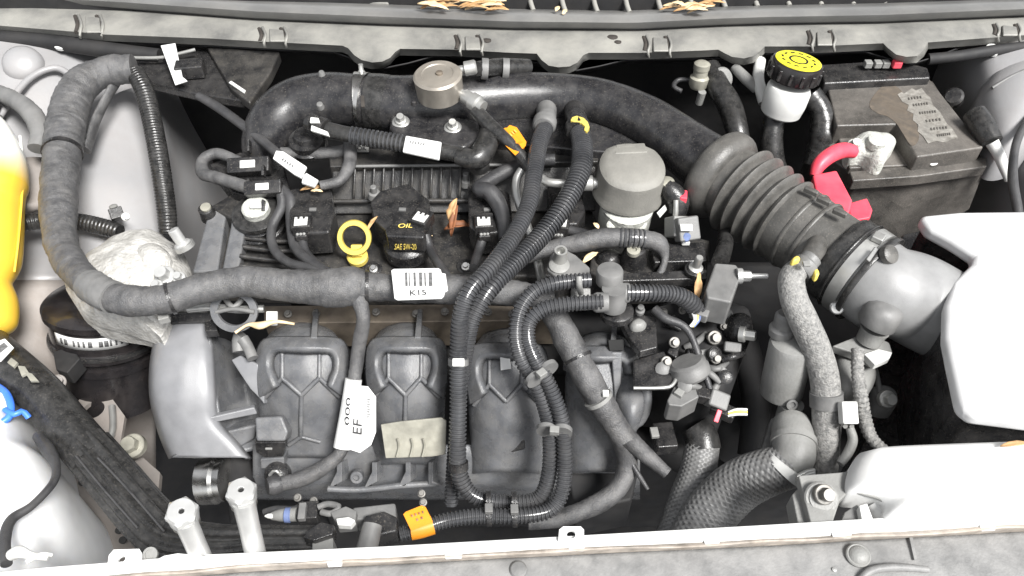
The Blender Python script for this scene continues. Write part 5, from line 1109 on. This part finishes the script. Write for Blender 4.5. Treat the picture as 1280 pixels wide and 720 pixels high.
# ================================================================ LOWER RIGHT
bh = T('braided_hose', 'thick braided grey coolant hose curving down to the front panel', 'hose', (900, 640, -10))
tube('braid', [(992, 582, -5.6), (960, 590, -6.6), (925, 606, -8), (893, 636, -9.6), (872, 668, -11), (862, 700, -12)], [26, 29, 31, 32, 32, 32], 'braid', bh, kind='braid', pitch=7, amp=.22)
bh2 = T('braided_hose', 'thinner braided hose rising behind the thick one', 'hose', (850, 640, -13))
tube('braid', [(878, 556, -9.8), (872, 590, -11), (858, 630, -12.4), (845, 672, -13.6)], [21, 22, 23, 24], 'braid', bh2, kind='braid', pitch=6, amp=.22)
tube('rubber_end', [(868, 532, -9), (876, 545, -9.4), (879, 562, -10)], [18, 21, 22], 'rubber', bh2, seg=24)
ff = T('fuel_filter', 'grey cylindrical canister standing on the hose elbow', 'canister', (985, 520, -6))
A = (-.02, .22, 1)
lathe('canister', (983, 460, -2.0), A, [(20, -44), (26, -41), (27, -38), (27, 36), (25, 41), (18, 44), (12, 46), (.1, 46)], 'lightgrey', ff, seg=40)
lathe('top_nipple', (976, 418, 1.0), A, [(9, -12), (9, -2), (15, 0), (16, 10), (14, 13), (12, 14), (12, 30), (9, 34), (.1, 34)], 'greyplastic', ff, seg=28)
lathe('bottom_neck', (989, 508, -5.0), A, [(16, -18), (15, 4), (.1, 4)], 'lightgrey', ff, seg=24)
lathe('neck_hole', (990, 506, -3.9), (0, -.8, .5), [(7, -5), (7, 1), (4.5, 1.4), (4, -1), (.1, -1)], 'greyplastic', ff, seg=18)
el = T('hose_elbow', 'light grey plastic elbow feeding the thick braided hose', 'elbow', (985, 560, -7))
tube('elbow', [(989, 530, -5.4), (990, 538, -5.2), (992, 552, -5.0), (992, 570, -5.2), (984, 584, -5.8)], [23, 25, 26, 26, 25], 'lightgrey', el, seg=32)
prism('elbow_side', [(952, 560), (964, 522), (978, 518), (976, 552), (966, 566)], -6.6, 2, 'greyplastic', el, bev=3)
tube('elbow_band', [(992, 550, -5.0), (992, 553, -5.0), (992, 557, -5.0)], 28, 'lightgrey', el, seg=32)
hc = T('hose_clamp', 'pale steel clamp on the end of the thick braided hose', 'clamp', (985, 590, -6))
tube('clamp_band', [(986, 580, -5.6), (982, 585, -5.9), (979, 588, -6.1)], [29.5, 30, 30], 'white', hc, seg=36)
for k in range(3): tube('clamp_wire', [(996, 596+k*4, -3.8), (1008, 590+k*4, -3.6), (1018, 588+k*3, -3.6)], 3, 'zinc', hc, seg=10)
# dusty hose
dh = T('dusty_hose', 'dusty grey flocked hose running down from the bellows', 'hose', (1030, 580, -8))
tube('hose', [(1004, 332, 6.4), (990, 346, 6.2), (992, 372, 5.4), (1004, 400, 4), (1020, 436, 1.6), (1031, 475, -.8), (1033, 520, -3.4), (1032, 560, -5.6), (1030, 596, -7.4)], [13, 16, 17, 18, 18, 18, 17.5, 17, 16], 'hosedust', dh, seg=24)
tube('hose_ring', [(1033, 490, -1.6), (1033, 498, -2.1), (1033, 508, -2.7)], 20, 'greyplastic', dh, seg=28)
lathe('coupling', (1006, 332, 6.6), V((1010, 326, 7))-V((992, 346, 6.2)), [(14, -10), (16, -6), (16, 4), (13, 7), (13, 14), (10, 16), (.1, 16)], 'greyplastic', dh, seg=28)
pillow('yellow_tab', [(989, 325), (995, 321), (1000, 323), (998, 327), (991, 329)], 7.6, 7.9, .6, 'yellow', dh, n=3)
pillow('yellow_tab', [(1017, 337), (1022, 337), (1024, 343), (1020, 346), (1017, 342)], 6.8, 7.0, .6, 'yellow', dh, n=3)
box('white_tab', (1008, 330, 8.2), 9, 8, 4, 'lightgrey', dh, bev=1)
# sensor stalk
sn = T('speed_sensor', 'grey domed sensor with flange and ribbed lead beside the air filter box', 'sensor', (1090, 440, -2))
A = (.22, .25, 1)
lathe('dome', (1098, 400, 2.4), A, [(23, -6), (24, -3), (24, 12), (21, 20), (14, 25), (6, 27), (.1, 27.4)], 'greyplastic', sn, seg=36)
lathe('neck', (1091, 416, 1.0), A, [(15, -14), (16, 0), (18, 6), (.1, 6)], 'lightgrey', sn, seg=28)
prism('flange', [(1040, 432), (1070, 420), (1084, 414), (1112, 428), (1116, 440), (1092, 452), (1064, 440)], .0, 1, 'lightgrey', sn, bev=2)
prism('flange_tab', [(1080, 442), (1098, 436), (1116, 440), (1112, 448), (1094, 456)], .3, .8, 'white', sn, bev=1.5)
pillow('body', [(1044, 448), (1070, 438), (1092, 456), (1094, 476), (1080, 496), (1052, 494), (1042, 475)], -2.2, -1.2, 2, 'lightgrey', sn, n=5)
tube('ribbed_lead', [(1072, 436, 1.2), (1072, 465, .2), (1076, 495, -1), (1080, 520, -2.4), (1090, 548, -3.4), (1112, 568, -3.6)], [8, 8, 9, 9, 8, 7], 'hosedust', sn, kind='corr', pitch=5.5, amp=.1)
box('white_plug', (1060, 516, -1.4), 20, 28, 16, 'white', sn, ax=(0, -.5, .8), bev=2)
for dx in (-4, 4): lathe('plug_pin', (1060+dx, 532, -2.2), (0, -.8, .5), [(3, -4), (3, 2), (.1, 2)], 'zinc', sn, seg=12)
tube('plug_wire', [(1062, 534, -2.4), (1066, 550, -3.2), (1060, 566, -4), (1050, 580, -4.4)], [5, 6, 6, 5], 'lightgrey', sn)
lg = T('mount_lug', 'round bolt lug with ribs beside the sensor', 'bracket', (1108, 500, -5))
hexbolt('lug_bolt', (1109, 499, -3.4), 11, 'zinc', lg, ax=(.1, -.6, .75))
pillow('lug_plate', [(1088, 486), (1108, 484), (1122, 496), (1116, 512), (1094, 508)], -4.6, -3.8, 1.4, 'greyplastic', lg, n=4)
tube('lug_arm', [(1100, 492, -4), (1096, 470, -4), (1092, 455, -4)], 3.5, 'greyplastic', lg)
# front right bracket and beam
bm_ = T('lamp_beam', 'white painted beam end beside the front crossmember', 'beam', (1170, 610, 0))
pillow('beam', [(1060, 612), (1061, 590), (1072, 569), (1092, 564), (1180, 560), (1300, 556), (1400, 552), (1400, 648), (1300, 650), (1200, 651), (1112, 650), (1108, 632), (1096, 620), (1076, 616)], 2.2, 3.8, 2.5, 'frontpaint', bm_, n=9, pw=4, cen=(1240, 605, 2.2), smooth=5)
tube('beam_shade_lip', [(1062, 612, 2.0), (1080, 617, 2.0), (1098, 622, 2.0), (1110, 630, 2.0)], 3, 'lightgrey', bm_)  # darker lip drawn in for the shade under the beam end
tube('beam_pipe', [(1092, 628, .6), (1100, 640, .4), (1106, 660, .2)], [14, 15, 15], 'frontpaint', bm_)
fbk = T('front_bracket', 'pale metal bracket with large washer bolt behind the crossmember', 'bracket', (1030, 630, 0))
prism('plate', [(998, 594), (1050, 590), (1064, 588), (1064, 612), (1050, 626), (1040, 656), (1014, 656)], 1.6, 1.0, 'lightgrey', fbk, bev=2)
prism('side_arm', [(990, 618), (998, 610), (1014, 640), (1016, 658), (998, 658)], .8, 2, 'lightgrey', fbk, bev=2)
lathe('washer', (1027, 623, 1.8), (-.15, -.5, .85), [(21, -3), (21, 0), (19, 2), (16, 2), (15, 4), (.1, 4)], 'lightgrey', fbk, seg=36)
hexbolt('bolt', (1030, 618, 2.3), 13, 'boltgrey', fbk, ax=(.1, -.5, .85), h=.9)
prism('white_tab', [(1074, 632), (1084, 629), (1092, 650), (1078, 652)], 1.9, .8, 'white', fbk, bev=1)
prism('gusset', [(1056, 640), (1072, 630), (1080, 652), (1050, 654)], 1.2, 1, 'greyplastic', fbk, bev=1.5)
# ================================================================ FRONT LEFT RODS + CONNECTORS
def hexrod(x, y, r, x2, y2, label):
    t = T('hex_rod', label, 'rod', (x2, y2, 1), 'silver hex-headed rods behind the front panel')
    a, b = P(x2, y2, .2), P(x, y, 5.6); d = (b-a).normalized()
    tube('shank', [(x2, y2, .2), ((x+x2)/2, (y+y2)/2, 2.9), (x+(x2-x)*.12, y+(y2-y)*.12, 5.2)], [13, 13, 14], 'studmetal', t, seg=28)
    s = mpp(b); d2 = (d+(CAM-b).normalized()*1.0).normalized(); x_, y_, z_ = frame(d2); vs, fs = [], []
    pr = [(r*.92, -16, 0), (r*.98, -12, 0), (r*.98, -2, 6), (r, -2, 6), (r, 6, 6), (r*.86, 9, 0), (4.4, 9, 0), (3.6, 8, 0), (3.6, 4, 0)]
    for q, h, hx in pr:
        for j in range(36):
            th = 2*math.pi*j/36; k = math.cos(math.pi/6)/math.cos((th % (math.pi/3))-math.pi/6)*1.08 if hx else 1
            vs.append(b+(x_*math.cos(th)+y_*math.sin(th))*q*k*s+z_*h*s)
    for i in range(len(pr)-1):
        for j in range(36): fs.append((i*36+j, i*36+(j+1) % 36, (i+1)*36+(j+1) % 36, (i+1)*36+j))
    fs.append(tuple(range((len(pr)-1)*36, len(pr)*36))); fs.append(tuple(range(36))[::-1])
    h = mo('hex_head', vs, fs, 'studmetal', t, sharp=.5)
    lathe('lock_collar', b-z_*13*s, tuple(d), [(r*.84, -12), (r*.9, -10), (r*.9, 0), (r*.8, 2), (.1, 2)], 'boltgrey', t, seg=28)
    lathe('head_hole', b+z_*5*s, tuple(z_), [(3.4, -2), (3.4, 0), (.1, 0)], 'holeshade', h, seg=14)
hexrod(228, 642, 19, 258, 712, 'silver hex-headed rod nearest the fat rubber hose')
hexrod(302, 616, 18, 322, 704, 'silver hex-headed rod below the manifold corner bracket')
t = T('injector_plug', 'black plug with blue-white boot low at the manifold front', 'connector', (370, 650, -9))
tube('boot', [(340, 645, -9.6), (352, 644, -9.4), (372, 643, -9.2)], [5, 8, 9], 'lightgrey', t)
lathe('boot_tip', (341, 645, -9.4), (-1, 0, 0), [(4, -2), (3, 6), (1, 10), (.1, 10)], 'white', t, seg=14)
box('plug', (386, 642, -9.2), 26, 24, 22, 'black', t, rot=4, bev=2)
box('plug_top', (378, 640, -8.2), 9, 22, 9, 'greyplastic', t, rot=4, bev=1)
lathe('blue_ring', (360, 644, -9.2), (-1, 0, 0), [(9.5, -3), (9.5, 3), (8, 4), (8, -4)], 'dullblue', t, seg=18)
t = T('black_plug', 'black box connector with pale lower body at the panel edge', 'connector', (405, 670, -5))
prism('cap', [(378, 672), (388, 660), (400, 652), (418, 656), (416, 668), (392, 676)], -5.4, 1.6, 'black', t, bev=2)
prism('pale_body', [(390, 676), (416, 670), (417, 700), (390, 700)], -6.0, 3, 'lightgrey', t, bev=1.5)
t = T('silver_plug', 'grey connector block with bright clip low at the manifold front', 'connector', (435, 650, -8))
prism('body', [(412, 640), (432, 632), (446, 638), (444, 652), (420, 654)], -7.6, 2, 'greyplastic', t, bev=2)
prism('bright_clip', [(420, 648), (436, 646), (444, 650), (438, 657), (422, 656)], -6.8, .8, 'white', t, bev=1)
tube('clip_loop', [(398, 634, -8.4), (410, 630, -8.2), (424, 634, -8), (414, 642, -8), (402, 640, -8.2)], 4, 'greyplastic', t)
t = T('fuel_rail_end', 'grey rail end with angled nozzle beside the orange tag', 'rail', (475, 660, -8))
prism('rail', [(440, 634), (494, 628), (496, 648), (444, 650)], -8.4, 2.4, 'greyplastic', t, bev=3)
prism('rail_block', [(456, 644), (480, 638), (497, 646), (496, 664), (470, 670), (452, 658)], -7.6, 2.6, 'black', t, bev=3)
tube('nozzle', [(466, 656, -6.8), (462, 672, -7), (457, 692, -7.2)], [12, 13, 14], 'greyplastic', t, seg=22)
tube('small_lead', [(330, 640, -10), (345, 636, -9.6), (368, 636, -9.2), (380, 628, -9)], [4, 4, 4, 3], 'wire', None, label='thin lead looping above the blue-white boot', cat='cable')
lathe('harness_end_plug', (340, 607, -10.6), (-.8, -.4, .3), [(12, -10), (13, 0), (10, 6), (.1, 7)], 'wire', None, seg=20, label='rounded plug ending the branch that carries the white tag', cat='plug')
for x, y, z in ((372, 622, -11), (392, 626, -11), (527, 617, -13), (529, 628, -13)):
    hexbolt('rail_bolt', (x, y, z), 5, 'boltgrey', None, label='small bright bolt below the manifold plenum', cat='bolt', group='bolts below the plenum')
# low dark hoses filling the pit
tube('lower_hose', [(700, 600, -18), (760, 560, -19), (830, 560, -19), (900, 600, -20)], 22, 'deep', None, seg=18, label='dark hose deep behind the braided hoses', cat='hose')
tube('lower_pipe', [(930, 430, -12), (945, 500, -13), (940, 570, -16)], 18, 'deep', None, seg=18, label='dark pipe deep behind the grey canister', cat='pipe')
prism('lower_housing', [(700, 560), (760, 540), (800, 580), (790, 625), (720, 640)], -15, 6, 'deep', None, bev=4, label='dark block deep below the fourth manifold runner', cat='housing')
t = T('green_plug', 'dark plug with pale green edge deep beside the thinner braided hose', 'connector', (822, 550, -9))
box('plug', (830, 548, -9.6), 26, 36, 20, 'black', t, rot=5, bev=2)
box('green_edge', (818, 541, -8.2), 10, 14, 6, 'lightgrey', t, rot=5, bev=1)
